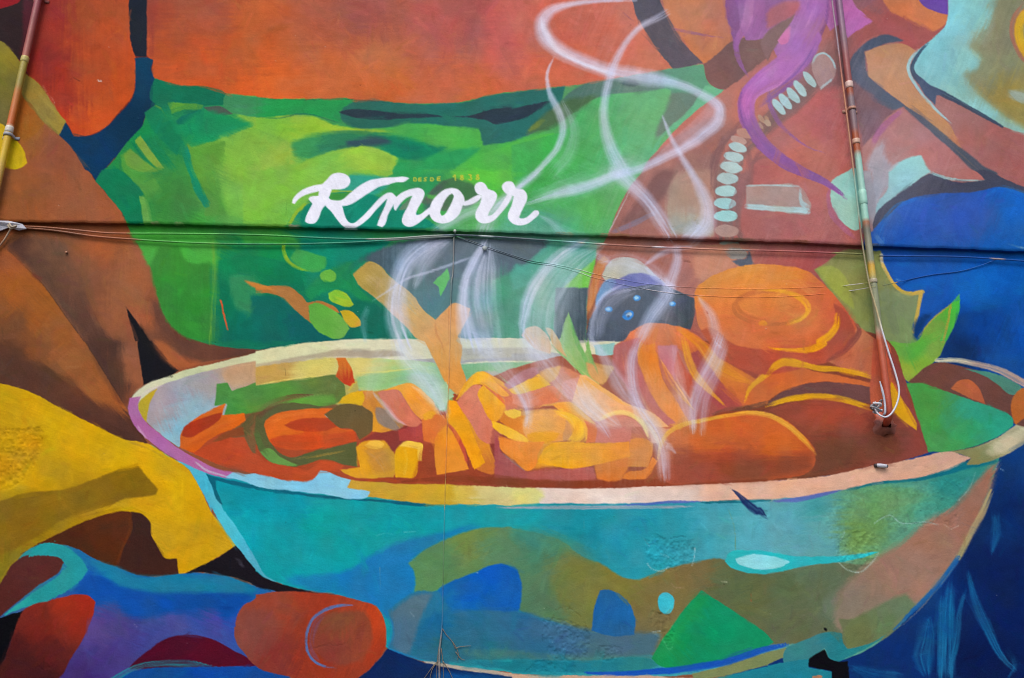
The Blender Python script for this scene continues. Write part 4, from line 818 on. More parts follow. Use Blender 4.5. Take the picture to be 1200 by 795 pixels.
F('C2 200,360,d09458 120,420,d08a3c', 'C2 30,340 120,320 250,330 300,360 280,460 100,470 0,410', part=BOWL + '/potato', soft=1, an=150)
S('e8a83c', 'C2 100,310 180,295 280,300 330,370 340,430 310,470', '8 12 20 44 50 30', 'C2', BOWL + '/potato', hair=.2)
S('f0b82c', 'C2 250,340 310,380 320,430 290,465', '20 50 50 30', 'C2', hair=.25)
F('C2 200,500,e49a24 250,540,e8a01c 450,510,dc8c2c 60,520,d8842c 600,500,d88038', 'C2 0,440 80,470 250,470 350,475 500,470 620,455 660,480 650,540 630,590 540,585 300,580 80,605 0,560', part=BOWL + '/potato', an=175)
F('eaa818', 'C2 130,540 200,490 290,475 310,570 120,575', soft=3, an=160)
F('C2 600,625,e07a2c', 'C2 510,640 540,612 620,598 655,540 680,560 620,645', an=150); F('924636', 'C2 60,605 200,590 380,585 400,640 200,640 0,640', soft=2, an=0)
F('8c4a40', 'C2 0,550 40,570 75,605 0,620', an=30)
S('8a3e24', 'C1 680,655 900,640 1192,655 C2 300,668 600,660 900,650 1192,640', '10 36 40 40 36 34 26', 'C1', hair=.15, end=.02)
for c_, s_, w_, o_, h_ in (
        ('e8ac4c', 'C1 905,300 960,400 1010,500', 20, .7, .5), ('b45a34', 'C1 885,360 920,430 955,510', 22, .7, .4), ('8c3c34', 'C1 895,390 940,450 975,530 985,595', '6 22 26 20', .85, .2),
        ('e8a444', 'C1 975,300 1040,400 1100,520', 14, .7, .5), ('c8783c', 'C1 1060,240 1140,340 1185,440', 20, .6, .5), ('d88a50', 'C1 690,230 760,300 815,350', 24, .7, .6), ('ecc088', 'C1 600,232 660,215 720,202', 12, .8, .4),
        ('a86858', 'C1 590,262 650,330 700,385', 26, .5, .6), ('d89468', 'C1 620,260 680,320 740,380', 20, .5, .7), ('b45c44', 'C1 740,300 790,380 800,450', 40, .5, .6), ('d07840', 'C1 800,380 830,440 850,500', 26, .6, .5),
        ('e8b4a0', 'C2 10,270 100,240 220,250', 50, .35, .8), ('f0cca4', 'C2 310,190 340,270 400,350', 50, .4, .8), ('d87a3c', 'C2 120,265 230,220 310,185', 26, .7, .5), ('c0583c', 'C2 10,258 120,212 200,190', 18, .7, .5),
        ('e49a44', 'C2 10,425 80,468 160,480', 18, .7, .4), ('d4803c', 'C2 360,440 450,420 560,440 640,460', 24, .5, .6), ('e0a47c', 'C2 400,380 470,365 550,385 600,430', 30, .45, .8), ('f0b850', 'C2 130,520 220,495 300,500', 24, .6, .6),
        ('d07a2c', 'C2 330,500 460,500 600,490', 22, .6, .6), ('c86a2c', 'C2 330,560 450,560 620,560', 18, .5, .6), 
        ('c8a070', 'C1 520,505 560,540 600,600', 30, .4, .7), ('f4cc60', 'C1 690,500 700,560 690,620', 14, .4, .6), ('b04c24', 'C1 70,470 200,480 400,455', 20, .5, .5), ('f08434', 'C1 70,380 150,345 280,330', 16, .6, .5),
        ('e8762c', 'C0 880,470 980,410 1110,360', 16, .6, .5), ('88a050', 'C1 40,300 160,270 330,240', 14, .4, .7), ('74843c', 'C1 180,200 300,190 390,210', 26, .5, .6)):
    S(c_, s_, w_, s_[:2], op=o_, hair=h_)
# carrots on the right: tall wedges behind
F('B2 650,760,dc7444 800,770,e07c44 C2 560,100,c06a50 640,150,d87c3c 740,100,b05c48 900,60,cc6a38 1000,150,d47a34 900,250,a8504c', 'B2 520,797 560,750 620,715 700,714 790,733 860,768 900,797 C3 0,160 C2 1192,230 1100,300 1000,320 860,380 760,400 720,410 640,340 560,200 480,100 480,20 C2 510,5', part=BOWL + '/carrot', an=70, br=.05)
F('C2 560,120,b4605a', 'C2 480,20 600,-20 590,120 600,240 660,360 740,410 620,340 540,220 470,110', soft=1, an=70)
F('C2 640,150,dc8034 700,250,d88848', 'C2 595,0 680,60 700,180 760,280 840,380 760,400 680,330 610,200 585,80', an=75, part=BOWL + '/carrot')
F('C2 750,200,b86a54 800,300,c08070', 'C2 680,60 740,20 800,60 830,150 840,330 830,380 770,290 700,170', soft=1, an=70)
S('e8a038', 'C2 690,70 730,180 790,260 850,320', '8 10 12 8', 'C2', op=.8)
F('C2 900,200,a8504a', 'C2 830,60 870,40 930,130 1000,220 1080,300 980,320 900,240 850,150', soft=1, an=60)
S('e8a034', 'C2 800,-20 820,80 850,150 930,240 1000,310', '30 40 40 20 6', 'C2', BOWL + '/carrot', hair=.2)
S('e08c2c', 'B2 780,740 850,790 C2 880,20 930,90 1030,160 1130,200', '20 40 60 60 40 10', 'B2', hair=.3, op=.9)
F('C2 1080,80,b04e38 1150,140,9c4c3c 1050,20,b0583c', 'C2 910,-40 1192,-40 C3 300,0 250,60 60,90 0,110 C2 1140,180 1020,110 950,60', part=BOWL + '/carrot', an=20, soft=1)
S('8a4a3c', 'C2 960,60 1040,110 1120,130 1192,120', '10 24 40 20', 'C2', op=.7)
F('C2 1100,270,d06c38 C3 100,180,cc6a38', 'C2 1080,290 1130,210 1192,160 C3 60,120 240,145 490,195 480,225 250,190 100,222 0,275 C2 1192,290 1130,310', part=BOWL + '/carrot', an=160)
S('e8a828', 'C2 1080,290 1110,220 1192,150', '8 24 30', 'C2', hair=.2)
# big round carrot slice
F('B2 950,520,e28e3c 1100,480,e6943c 960,600,de8644 1100,620,e28640 1000,700,dc7844 1100,760,d87040 B3 60,500,e48c3a 100,620,e28644 200,700,d87840 280,620,d06840 330,680,c86040 60,740,d87440 250,760,d06a3c C3 100,60,c45a3c 300,30,bc5c40', 'B2 862,545 900,515 960,480 1060,448 1192,437 B3 100,450 180,468 215,490 290,560 345,625 400,700 440,740 C3 500,-10 470,30 300,90 250,105 150,90 60,85 C2 1192,100 1050,40 920,-30 B2 880,740 858,660', part=BOWL + '/carrot', an=10, br=.03)
F('B2 890,700,d87c5c', 'B2 860,600 920,620 960,700 1000,797 900,797 860,700', soft=5, op=.6, an=70)
F('B3 350,680,c05440 300,740,c45840', 'B3 300,570 345,625 400,700 400,797 320,797 310,720 330,640', soft=4, op=.8, an=110)
F('B3 440,760,c87850 C3 420,60,bc6a4a', 'B3 415,715 495,797 C3 492,180 400,150 330,120 280,95 360,40 400,0', an=110, soft=1, part=BOWL + '/carrot')
F('998,385,a8503c 960,420,b8543c 880,430,b4523c 830,395,b85c40', '998,377 1002,392 983,418 938,433 893,439 848,422 821,388 831,384 859,403 900,411 938,411 968,396 981,373 976,354 991,366', soft=1, an=160)
S('8c4840', 'B3 405,705 425,745 395,797 C3 360,40 270,95', '12 30 32 30 10', 'B3', hair=.2)
S('c06a38', 'B2 1192,565 1110,565 1060,590 1042,615 1065,655 1120,685 1192,700', '8 14 16 18 16 14 10', 'B2', op=.8)
S('f0a830', 'B3 -20,560 60,563 130,588 178,635 182,665 150,690 90,710', '12 16 18 18 16 26 20', 'B3', hair=.15)
a_ = np.linspace(.25, 5.1, 22); S('bc6c3c', np.stack([903 + 43 * np.cos(a_), 361 + 19 * np.sin(a_)], 1), '2 4 5 5 4 3', op=.85, hair=.2)
a_ = np.linspace(-1.9, 1.1, 16); S('f2aa34', np.stack([903 + 46 * np.cos(a_), 361 + 21 * np.sin(a_)], 1), '2 4 4 4 5', op=.8, hair=.2)
S('c47038', 'B3 40,640 90,625 130,640', 8, 'B3', op=.5)
S('f0a41c', 'B3 325,675 318,720 290,765 240,797 C3 260,10 210,35 110,42 20,32 0,25', '30 34 40 36 34 28 22 14 8', 'B3', hair=.1)
E('f0a820', 1168, 712, 20, 12, 'B2')
for c_, s_, w_, o_, h_ in (
        ('f0a44c', 'B2 960,500 1060,465 1180,455', 24, .5, .7), ('d47a3c', 'B2 900,600 960,680 1040,740', 40, .4, .7), ('ecA058', 'B2 960,560 1100,540 1190,545', 40, .35, .7), ('c8643c', 'B3 160,560 240,620 280,700', 40, .4, .7),
        ('d88448', 'B3 20,620 100,660 200,740', 50, .35, .7), ('e8a060', 'B3 30,500 120,510 200,560', 40, .4, .7), ('c45c3c', 'C3 20,70 150,75 280,60', 30, .5, .6), ('d8885c', 'C2 610,60 640,180 700,290', 16, .5, .6),
        ('c87454', 'C2 700,120 740,230 790,320', 24, .5, .7), ('e8985c', 'C2 870,30 930,110 1010,170', 16, .5, .6), ('d87c54', 'C2 520,60 540,160 580,260', 30, .5, .7), ('b8583c', 'C2 960,200 1020,250 1060,300', 30, .5, .6)):
    S(c_.lower(), s_, w_, s_[:2], op=o_, hair=h_)
# lower right roll, stripes and slice
F('C3 200,230,6c4642 400,230,724844', 'C3 0,282 100,222 250,192 480,212 495,300 300,258 150,262 0,305', an=170, part=BOWL + '/soup')
F('C3 250,350,9c4a36 400,330,98483a 300,500,74422e 550,450,7c4232 650,470,8c463c', 'C3 0,320 100,292 300,275 460,310 600,400 690,400 748,520 620,560 500,580 380,590 200,612 225,525 170,440 80,370', part=BOWL + '/soup', an=0, br=.05)
F('a84c34', 'C3 160,310 420,330 460,380 250,410 130,370', soft=4, op=.6); F('6e4430', 'C3 240,480 420,440 600,430 640,520 420,560 230,600', soft=6, op=.5)
S('e4a41e', 'C3 -10,165 40,112 80,97 150,108 240,127 330,131 400,145 490,168', '14 40 44 26 30 22 24 16', 'C3', BOWL + '/carrot', hair=.12)
S('e8aa1c', 'C3 -10,300 100,270 230,258 350,272 480,312', '20 30 34 30 26', 'C3', BOWL + '/carrot', hair=.12)
F('C2 900,480,d0682e 1000,420,cc6630 800,440,d4703a 1000,540,a44c32 800,560,a8523c C3 60,450,d06a2e 120,580,b4522e', 'C2 680,560 685,500 710,440 760,400 850,370 960,345 1100,330 1192,342 C3 60,357 150,422 226,527 200,602 0,648 C2 1192,640 900,655 740,665 700,640', part=BOWL + '/carrot', an=172, br=.04)
F('C2 850,590,a44e38 1050,600,8c482e', 'C2 700,560 900,555 1192,545 C3 205,525 200,605 0,648 C2 1192,648 900,655 740,665 700,640', soft=4, an=172)
F('984630', 'C2 740,530 900,510 1050,520 1192,515 1192,560 900,570 720,575', soft=4, op=.6, an=172)
S('e8aa3c', 'C2 680,555 690,490 725,430 780,395 880,370 1000,348 1100,335 1192,345 C3 60,372 150,440 225,528', '10 18 24 22 18 20 26 24 26 26 10', 'C2', BOWL + '/carrot', hair=.15)
S('6a4a3a', 'C2 930,340 1000,318 1100,310 1192,285', '10 20 24 22', 'C2', op=.9)
F('C3 540,100,c05a40 600,200,c06040', 'C3 492,-10 550,0 590,90 640,185 650,240 600,250 590,330 520,380 490,330', part=BOWL + '/carrot', an=80)
F('88443e', 'B3 540,797 C3 590,80 640,185 652,250 720,430 748,520 700,420 620,260 580,150', an=70)
F('dea41e', 'C3 575,190 620,260 692,385 692,418 600,345 570,300', part=BOWL + '/carrot', an=60)
# ---- soup pieces at the centre of the bowl
PT = BOWL + '/potato'
F('P 230,300,d4883c 320,560,e8a028 400,590,d08838', 'P 200,230 290,220 330,300 560,570 420,610 290,610 290,440 250,400 200,370', part=PT, an=60)
F('P 420,500,8c7c6c 380,420,a0826c', 'P 320,380 390,390 470,470 550,570 500,592 430,575 330,500', soft=1, an=50)
F('P 100,300,dcae24', 'P 0,310 90,250 200,230 222,300 180,366 100,346 0,345', part=PT, an=160)
F('P 680,560,a8484c 600,640,a84038 720,620,b44c40', 'P 530,600 640,560 660,460 745,500 757,620 762,702 640,692 540,692', an=80)
F('P 850,560,de7a38 800,640,dc7034', 'P 752,500 850,440 962,460 982,560 962,720 890,720 765,692', part=PT, an=80)
F('P 450,330,d8846c 560,420,d07256 650,400,d8785c', 'P 342,245 380,224 525,220 560,260 680,440 752,520 700,562 600,548 520,500 420,380', part=PT, an=58)
F('P 600,220,f2aa40 700,380,ee9e4c 620,300,f29a2c', 'P 385,224 500,185 640,150 682,165 742,220 872,340 882,392 800,432 750,502 690,450 620,340 540,226', part=PT, an=52)
S('f8ca8c', 'P 650,172 740,240 862,352', '16 48 26', 'P', hair=.4); S('d88860', 'P 690,260 760,330 830,400', '10 20 10', 'P', op=.6, hair=.5)
F('eaa430', 'P 760,452 850,402 892,422 840,482 772,502', soft=1)
F('P 930,300,98c4a0 1000,250,b4d4a0', 'P 888,300 920,190 978,140 1052,285 1000,312 960,402 918,412', part=BOWL + '/leaf', an=80)
F('P 980,650,ec962c 930,740,ea8e2c', 'P 888,640 985,545 1060,640 1130,795 R -240,640 P 890,1010 870,820', part=PT, an=75)
F('P 1050,450,f4a41c 1130,600,f2a21a', 'P 1003,312 1072,322 1125,420 1192,540 1260,700 1340,900 1240,960 1130,720 1000,522', part=PT, an=62)
S('c8543c', 'P 985,530 1060,615 1130,760 1170,900', '30 44 44 20', 'P', hair=.15)
F('Q 720,620,de7c1c 950,620,ee9a3a', 'Q 600,590 640,500 800,540 950,510 1192,620 1192,770 900,770 760,690', part=PT, an=20)
F('Q 380,480,dc8064 350,320,de8464 450,700,d87c60', 'Q 203,412 340,262 422,255 442,320 480,470 540,640 565,770 500,800 430,765 330,600', part=PT, an=65)
F('Q 500,400,f6aa1c 560,500,f2a228', 'Q 400,330 460,238 560,310 652,440 632,522 562,602 530,592 450,450', part=PT, an=60)
F('Q 420,180,fabe28 300,260,f2b240 600,280,f6aa48', 'Q 200,408 280,290 330,190 400,130 450,134 540,200 692,346 640,362 560,300 460,228 350,255', part=PT, an=30)
F('e27038', 'Q 440,240 520,288 642,398 652,442 560,352', an=45); F('d2704c', 'Q 642,368 700,350 780,400 762,472 662,490 652,440', soft=1)
F('Q 780,200,a4686c 700,250,b07c84', 'Q 640,250 760,150 880,95 952,90 962,140 800,232 690,302', soft=1, an=150)
F('Q 1050,340,de6e3c 850,370,da866a', 'Q 720,330 960,290 1090,258 1184,330 1140,402 950,442 830,462 720,420', part=PT, an=165)
F('Q 950,230,eeb020 800,280,eaba50', 'Q 690,302 830,220 962,145 1042,210 1082,252 980,282 800,332 720,332', part=PT, an=155)
F('fac634', 'Q 645,497 720,480 802,500 796,546 720,562 665,532', part=PT, an=5)
F('fabe28', 'Q 528,590 580,598 720,660 882,762 860,792 750,772 600,692 540,642', part=PT, an=35)
F('b46050', 'Q 540,660 590,690 592,795 512,795', soft=1)
F('R 100,580,ae5650 20,420,aa4e50', 'R 0,300 40,380 60,470 170,560 292,662 300,722 0,722', soft=1, an=30)
F('b25a50', 'R 295,660 560,640 922,620 942,732 700,747 500,742 300,724', soft=1, an=0)
F('R 1050,300,d07260', 'R 930,200 1080,160 1192,150 1290,200 1260,390 930,392', an=70, soft=1)
F('R 450,260,eaa03e 350,200,eaa45c', 'R 270,180 350,120 500,90 622,110 662,180 642,300 562,332 450,392 330,372 270,290', part=PT, an=30, soft=1)
F('ea9c18', 'R 300,312 420,290 602,300 562,362 400,392 320,372', soft=1, an=10)
F('R 150,450,f28a2a 300,500,f08626 250,600,f28e2e', 'R 38,340 180,374 300,384 472,380 402,500 392,582 330,652 290,652 170,542 60,452', part=PT, an=60)
F('R 550,520,f6aa10 700,500,f2a216 1000,480,f09222 1150,470,ea8a2a', 'R 398,565 470,440 560,390 700,384 860,394 1050,400 1250,380 1260,520 930,602 700,632 500,602', part=PT, an=172)
F('da762e', 'R 925,602 1250,525 1230,650 1150,742 950,732', soft=1, an=165)
F('e26e36', 'R 730,40 822,110 932,200 952,280 932,392 850,392 856,270 800,150', part=PT, an=60)
F('f29e2e', 'R 540,42 700,14 762,80 722,112 580,76', an=170)
S('fec422', 'R 545,88 680,128 760,200 782,270 742,340 685,382', '24 90 112 112 90 40', 'R', hair=.2); S('f8b230', 'R 700,60 800,160 850,260 842,372', '20 26 26 14', 'R', hair=.2)
S('fcd468', 'R 600,120 700,170 740,250', '10 30 20', 'R', op=.6, hair=.5); S('fabe2c', 'R 0,230 60,250 180,320 310,380', '60 76 70 30', 'R', hair=.1); S('8c7068', 'R 60,480 150,552 282,652', '10 24 14', 'R', op=.8)
F('U 720,420,bc645e 760,560,bc6862', 'U 690,190 720,260 800,450 900,620 1052,762 960,792 860,682 760,562 690,402', an=65, soft=1)
F('U 780,200,e28230 850,420,e28a46', 'U 720,60 860,20 882,180 952,402 1062,562 1132,702 1052,762 900,602 790,402 720,222', part=BOWL + '/carrot', an=68)
F('U 970,200,c8787e 1050,400,d49072', 'U 880,40 1062,40 1092,200 1142,382 1192,480 1192,562 1042,362 900,152', an=68, soft=1)
S('f2aa62', 'U 888,138 1000,322 1120,502 1192,602', '8 20 22 12', 'U', hair=.2); F('c4563c', 'U 1062,80 1132,240 1192,340 1210,480 1192,540 1102,422 1042,252', soft=1, an=65)
F('d8964c', 'U 210,200 300,230 420,290 402,372 340,402 260,342', an=50, soft=1)
F('da8a72', 'U 0,382 150,335 152,422 90,562 0,492', soft=1); F('f09e2a', 'U 0,570 90,590 222,690 302,772 200,742 60,672 0,652', an=40)
F('U 250,450,f2bc8c 400,480,eeac7c 500,560,eea86a 200,360,f2a242', 'U 158,320 210,320 330,402 480,502 602,582 802,652 902,722 992,800 880,800 742,722 562,692 330,752 200,662 88,562', part=PT, an=48)
F('d8826a', 'U 330,762 450,702 562,702 682,742 742,800 300,800', soft=1); S('f6a430', 'U 188,332 330,422 500,542 642,612', '20 52 42 20', 'U', hair=.4)
S('fcda74', 'U 330,738 440,682 550,662 662,702 745,775 800,900', '30 44 46 44 46 24', 'U', hair=.25); S('f4d4b4', 'U 160,480 300,620 400,690', '30 60 30', 'U', op=.5, hair=.7)
# ---- hand, bottom left
F('D0 150,190,2a9498 500,280,1a7ca0 800,350,147a9e 1100,340,1a80a4 450,350,0f54b4 650,400,0e549c 900,420,0f4c98 1100,460,1a52a8 600,560,4a4084 800,520,4c4c94 1000,520,48489c 500,700,4a3a7c 400,780,40286c 450,560,5a4488', 'D0 -100,700 90,235 190,172 280,172 350,188 440,240 540,277 650,318 760,321 830,312 920,304 1040,320 1192,368 D1 0,372 100,395 200,500 100,795 D0 1192,900 200,900', part=HAND, an=15, br=.05)
F('D0 600,380,0f50a4 900,400,0d4c9a', 'D0 400,320 500,330 600,370 760,390 900,380 1060,390 1192,370 1150,440 1050,540 1020,490 900,480 740,500 600,510 540,430 440,450 340,400', soft=4, an=10)
F('D0 600,330,1a7c9e', 'D0 440,245 540,280 650,322 830,318 1040,324 1192,372 1192,400 1000,395 800,400 620,380 500,330', soft=3, an=10)
F('D0 120,350,5a2a26 60,420,54241f', 'D0 -300,700 0,355 95,235 230,222 305,240 285,290 170,372 60,460 0,512 -200,700', part=HAND + '/finger', an=140)
F('D0 350,250,22989c 200,420,1f9a9a 60,480,2aa8a0', 'D0 128,230 190,172 300,180 380,240 410,290 380,340 300,395 200,448 90,472 0,518 60,468 120,422 240,342 312,280 285,240 200,225', an=140, rag=1)
F('07070c', 'D0 -300,640 0,517 110,478 60,600 0,742 -300,900', part='painted_backdrop')
F('D0 300,440,a83018 400,440,a82c18 150,520,76261c 350,560,8a2a1a 250,680,5c1e1c 100,720,461a1a 200,780,40161a', 'D0 110,480 250,430 410,410 445,440 435,500 400,590 340,690 270,800 -200,900 -200,850 0,742 60,600', part=HAND + '/finger', an=130, br=.06)
F('D0 800,680,4c0a24 950,660,560a22', 'D0 600,752 660,690 760,620 860,593 960,605 1080,660 1150,700 1192,735 1192,760 900,760', part=HAND + '/dark_red_shape', an=170)  # dark red shape in the lower part of the painted hand
F('D0 800,780,0d4c94 1000,780,0c48a0 1100,760,0f4a98', 'D0 500,900 560,795 700,750 880,745 1000,742 1192,740 D1 0,745 160,790 200,900', part=HAND + '/wrist', an=175)
S('1f8a96', 'D0 500,820 620,752 720,728 880,725 1000,740', '30 26 30 40 10', 'D0', hair=.4)
F('D1 100,500,9a4430 -50,560,8a4a3c 300,450,9e3a22 100,680,84302a 300,700,98361e 550,550,c2441e 450,470,a83e22 0,450,9c4630 250,600,98381e 560,680,a43a20 D0 1130,600,84463c', 'D0 1192,418 1130,460 1097,540 1095,610 1140,680 D1 0,742 160,790 200,805 460,800 490,782 560,722 600,662 609,590 592,510 552,455 480,433 350,405 200,395 100,392 0,408', part=HAND + '/thumb', an=110, br=.06)
F('D1 60,560,80443c', 'D1 -60,470 60,470 110,560 60,680 -40,660', soft=5, op=.6, an=80)
F('D1 400,560,84482e 350,650,8a3a2e 480,620,96442c', 'D1 270,540 330,495 420,482 510,485 535,530 530,660 430,732 340,722 270,660', soft=2, an=90, part=HAND + '/nail')
F('7a4a62', 'D1 262,560 290,510 330,490 290,560 270,640 300,720 260,690', soft=1, op=.6)
S('5078b4', 'D1 460,452 380,458 310,482 262,522 236,590 238,660 262,708 320,740 372,747', '5 14 16 14 14 14 14 12 4', 'D1', hair=.15)
S('8e3a1e', 'D1 400,470 340,490 285,530 262,590 270,660 320,712', 8, 'D1', op=.7)
F('D1 600,740,0a2458 750,770,0b2a5c', 'D1 460,802 495,782 562,722 612,657 700,692 800,727 1192,790 1192,900 300,900', part=DRP, an=10)
S('1478b4', 'D1 612,655 700,688 790,718', '8 12 6', 'D1', op=.8); S('1a78b4', 'D1 590,470 630,540 632,600 612,650', '10 20 22 10', 'D1', op=.6)
F('D1 900,785,0d4c8a', 'D1 840,760 1192,795 1192,840 800,840', soft=3)
S('3a3036', 'D1 260,655 340,640 410,642 432,620', 4, 'D1', op=.4)
for c_, s_, w_ in (('78b860', 'C2 270,10 300,80 350,160', '10 26 8'), ('98c884', 'C2 230,20 270,90 300,140', '8 20 6'), ('68ac50', 'B2 330,770 340,797 C2 370,80 400,150', '4 16 18 6'), ('8cc48c', 'C1 1060,130 1120,160 1180,200', '8 18 6')):
    S(c_, s_, w_, 'C2', op=.7, hair=.5)
# ---- brush marks over everything laid down so far
BRUSHWORK(5200, (26, 60), (7, 13), .5, .034, 1)
BRUSHWORK(8000, (14, 34), (4, 8), .5, .04, 2)
BRUSHWORK(4200, (10, 22), (2.5, 5), .55, .06, 3, .14)
# ---- steam
F('d0b4b4', '680,-40 980,-40 1005,290 700,330 720,200', soft=36, op=.20, an=120)
F('c8c0c8', '1000,60 1090,90 1120,200 1030,280 1005,200', soft=14, op=.14, an=120)
F('b8c8d0', '455,285 640,275 690,330 640,410 470,420', soft=16, op=.24, an=100)
F('c8ccd8', '600,330 690,330 680,400 640,440 600,400', soft=14, op=.16, an=100)
F('d8d4dc', '690,320 800,330 800,400 700,410', soft=14, op=.15, an=100)
F('f0d8c8', '560,420 700,410 800,470 780,560 600,540', soft=20, op=.17, an=100)
F('68bc70', 'B1 895,455 905,490 890,530 860,588 850,540 825,525', part=APR + '/leaf')
WISP = 'painted_steam/wisp'
ST = 'ccd2f2'
def steam(s, w, t, op=.7, hair=.5, soft=.75, c=ST, lab=.38, end=.08):
    k = ' '.join(str(float(v) * 1.25) for v in w.split())
    S(c, s, k, t, WISP, op=op * .8, hair=hair * .3, soft=.95, lab=lab * .8, end=end)
    S('e6eafc', s, k, t, None, op=op * .52, hair=hair * .7, soft=.9, end=end)
F('c8c4dc', 'A2 930,470 972,510 960,560 880,630 760,710 640,755 760,640 880,540', soft=4, op=.35, an=140)
F('c4d8e0', 'A2 420,795 520,740 640,760 600,800 B2 480,60 200,140 60,120 200,60', soft=6, op=.35, an=160)
steam('A2 580,2 470,5 380,8 250,25 170,60 140,110 160,180 230,240 340,290 450,330 560,350 700,375 800,400 900,450 965,500 962,560 900,620 800,690 700,740 600,785 B2 490,20 340,75 180,115 70,152', '8 14 18 26 50 62 60 56 54 64 60 40 34 40 50 44 34 34 30 34 40 44 30 20', 'A2', .78, .4, .8)
steam('A2 140,90 150,140 200,220 330,295 470,345', '20 24 24 20 30', 'A2', .6, .3, c='f0eef8')
steam('A2 720,60 690,78 600,125 530,200 480,290 450,380 430,480 430,580 460,690 510,795 B2 490,0 560,70 630,140 690,230 735,305', '30 26 24 28 34 34 34 40 50 60 70 60 54 60 56', 'A2', .7, .45)
steam('B2 765,355 770,420 740,520 715,590 650,680 590,790', '30 40 50 56 56 50', 'B2', .65, .5)
steam('A2 195,265 165,340 172,420 220,530 237,600 210,690 120,795 B2 120,0 30,80 -10,110', '6 14 22 34 34 28 26 24 20 10', 'A2', .72, .4)
steam('A2 240,480 285,600 260,720 200,795', '20 40 60 60', 'A2', .3, .6)
steam('A2 700,540 740,640 790,730 830,795 B2 830,0 880,90 912,180 905,250 850,310', '8 18 24 28 30 50 56 70 60', 'A2', .68, .45)
steam('B2 870,250 840,290 800,305', '60 70 20', 'B2', .5, .5)
steam('B2 850,355 760,365 690,390 620,440', '14 24 26 10', 'B2', .55, .5)
steam('B2 430,440 520,430 640,480 740,560', '50 90 90 50', 'B2', .34, .7)
steam('B2 620,450 680,500 740,535 760,540', '10 30 30 10', 'B2', .5, .5)
steam('B2 560,560 480,590 420,660 400,760', '30 60 60 40', 'B2', .34, .7)
steam('B2 700,520 720,600 700,700', '60 90 60', 'B2', .22, .7)
steam('B1 1192,130 1100,160 980,190 880,250 840,275', '20 50 60 60 40', 'B1', .5, .6)
steam('B1 1240,60 1150,140 1080,230 1060,280', '10 40 60 60', 'B1', .5, .6)
steam('B2 130,0 40,70 -20,130 B1 1100,200', '30 40 40 20', 'B2', .5, .6)
steam('B1 880,315 790,350 710,420 665,520 650,620 660,720 690,797', '40 76 80 72 76 90 80', 'B1', .85, .6)
steam('B1 900,320 860,350 790,430 740,540', '30 60 60 20', 'B1', .4, .6)
steam('C1 665,-10 690,60 760,140 830,240 880,340', '60 80 90 80 40', 'C1', .62, .5, c='c8dce6')
steam('B1 1070,325 1010,430 975,520 966,620 980,720 1000,797', '20 34 40 46 66 84', 'B1', .85, .35)
steam('B1 1080,360 1060,480 1055,600 1070,700 1090,797', '40 110 130 130 120', 'B1', .6, .85)
steam('B1 1000,405 900,440 800,475 700,505 600,570 540,610', '12 12 12 10 10 4', 'B1', .5, .4)
steam('B1 520,640 500,700 510,790', '20 30 20', 'B1', .35, .6, c='7ab4b8')
steam('B1 1000,780 1030,795 C1 1080,60 1192,180 C2 60,260 80,400', '60 90 80 70 50 20', 'B1', .35, .6)
steam('B2 350,320 220,400 130,500 75,600 52,700 50,770', '20 44 50 56 44 24', 'B2', .78, .5)
steam('B2 420,350 300,430 210,530 160,640 150,790', '20 100 140 160 150', 'B2', .55, .85, c='b4d0cc')
steam('B2 400,340 340,330 250,300 180,240 130,210', '30 60 60 30 10', 'B2', .35, .6)
steam('B2 400,400 440,420 460,430', '30 40 10', 'B2', .4, .5)
steam('B2 520,530 430,580 385,660 370,740 375,797 C2 400,30 470,150 540,260 620,330', '10 18 22 24 30 50 60 50 20', 'B2', .5, .45)
steam('C2 590,-10 555,100 565,220 600,320 670,430 700,520 710,630', '30 40 44 56 66 56 44', 'C2', .6, .5)
steam('C2 70,-10 180,140 320,290 420,390 450,440', '60 90 90 80 20', 'C2', .45, .6)
steam('C2 320,200 360,280 420,340 500,400', '60 100 80 20', 'C2', .4, .7, c='f0d8d0')
steam('C2 970,-10 940,80 880,190 850,290 842,420', '50 70 60 44 24', 'C2', .62, .5)
steam('C2 1000,20 950,160 900,280 885,430', '20 40 40 24', 'C2', .35, .6)
steam('B2 870,590 930,680 960,790 C2 975,10', '14 36 46 40', 'B2', .45, .5)
steam('C2 750,20 770,140 800,280 820,380', '20 70 60 40', 'C2', .3, .7, c='f0d0d0')
steam('C2 0,200 40,260 70,330 60,400', '16 20 20 12', 'C2', .4, .6)
steam('C1 545,240 590,290 650,360 700,390', '8 20 20 6', 'C1', .45, .5)
steam('C1 600,60 560,120 520,260', '60 90 30', 'C1', .15, .5)
steam('C2 720,480 760,520', '30 10', 'C2', .4, .6)
PAINTERLY()
CRISP()
# ---- lettering
LET = 'painted_lettering/letter'
def letter(*shapes):
    for s, h in shapes:
        F('f0f0fa', s, '', LET, br=.05, an=60, hole=h, wob=.15)
N_K = len(PARTS)
letter(('K 20,390 30,350 60,310 120,262 210,228 310,208 345,262 275,277 180,300 110,330 70,362 45,396', None),
       ('K 305,212 350,165 390,122 445,103 520,118 562,155 567,195 540,235 490,257 393,260 365,340 382,358 350,405 322,420 265,540 235,576 165,578 140,560 150,520 212,395 175,350 190,330 265,320 275,275', None),
       ('K 330,340 400,358 480,360 560,300 660,220 760,170 850,155 960,147 1090,144 1120,155 1065,191 1000,193 920,215 830,240 740,295 640,360 560,405 490,418 505,470 522,520 550,565 590,578 660,530 750,440 850,335 900,300 935,289 965,300 985,325 940,330 905,355 830,430 730,540 640,607 560,627 500,607 440,540 380,460 335,410', None))
label_k = part_id(LET)
letter_groups = []
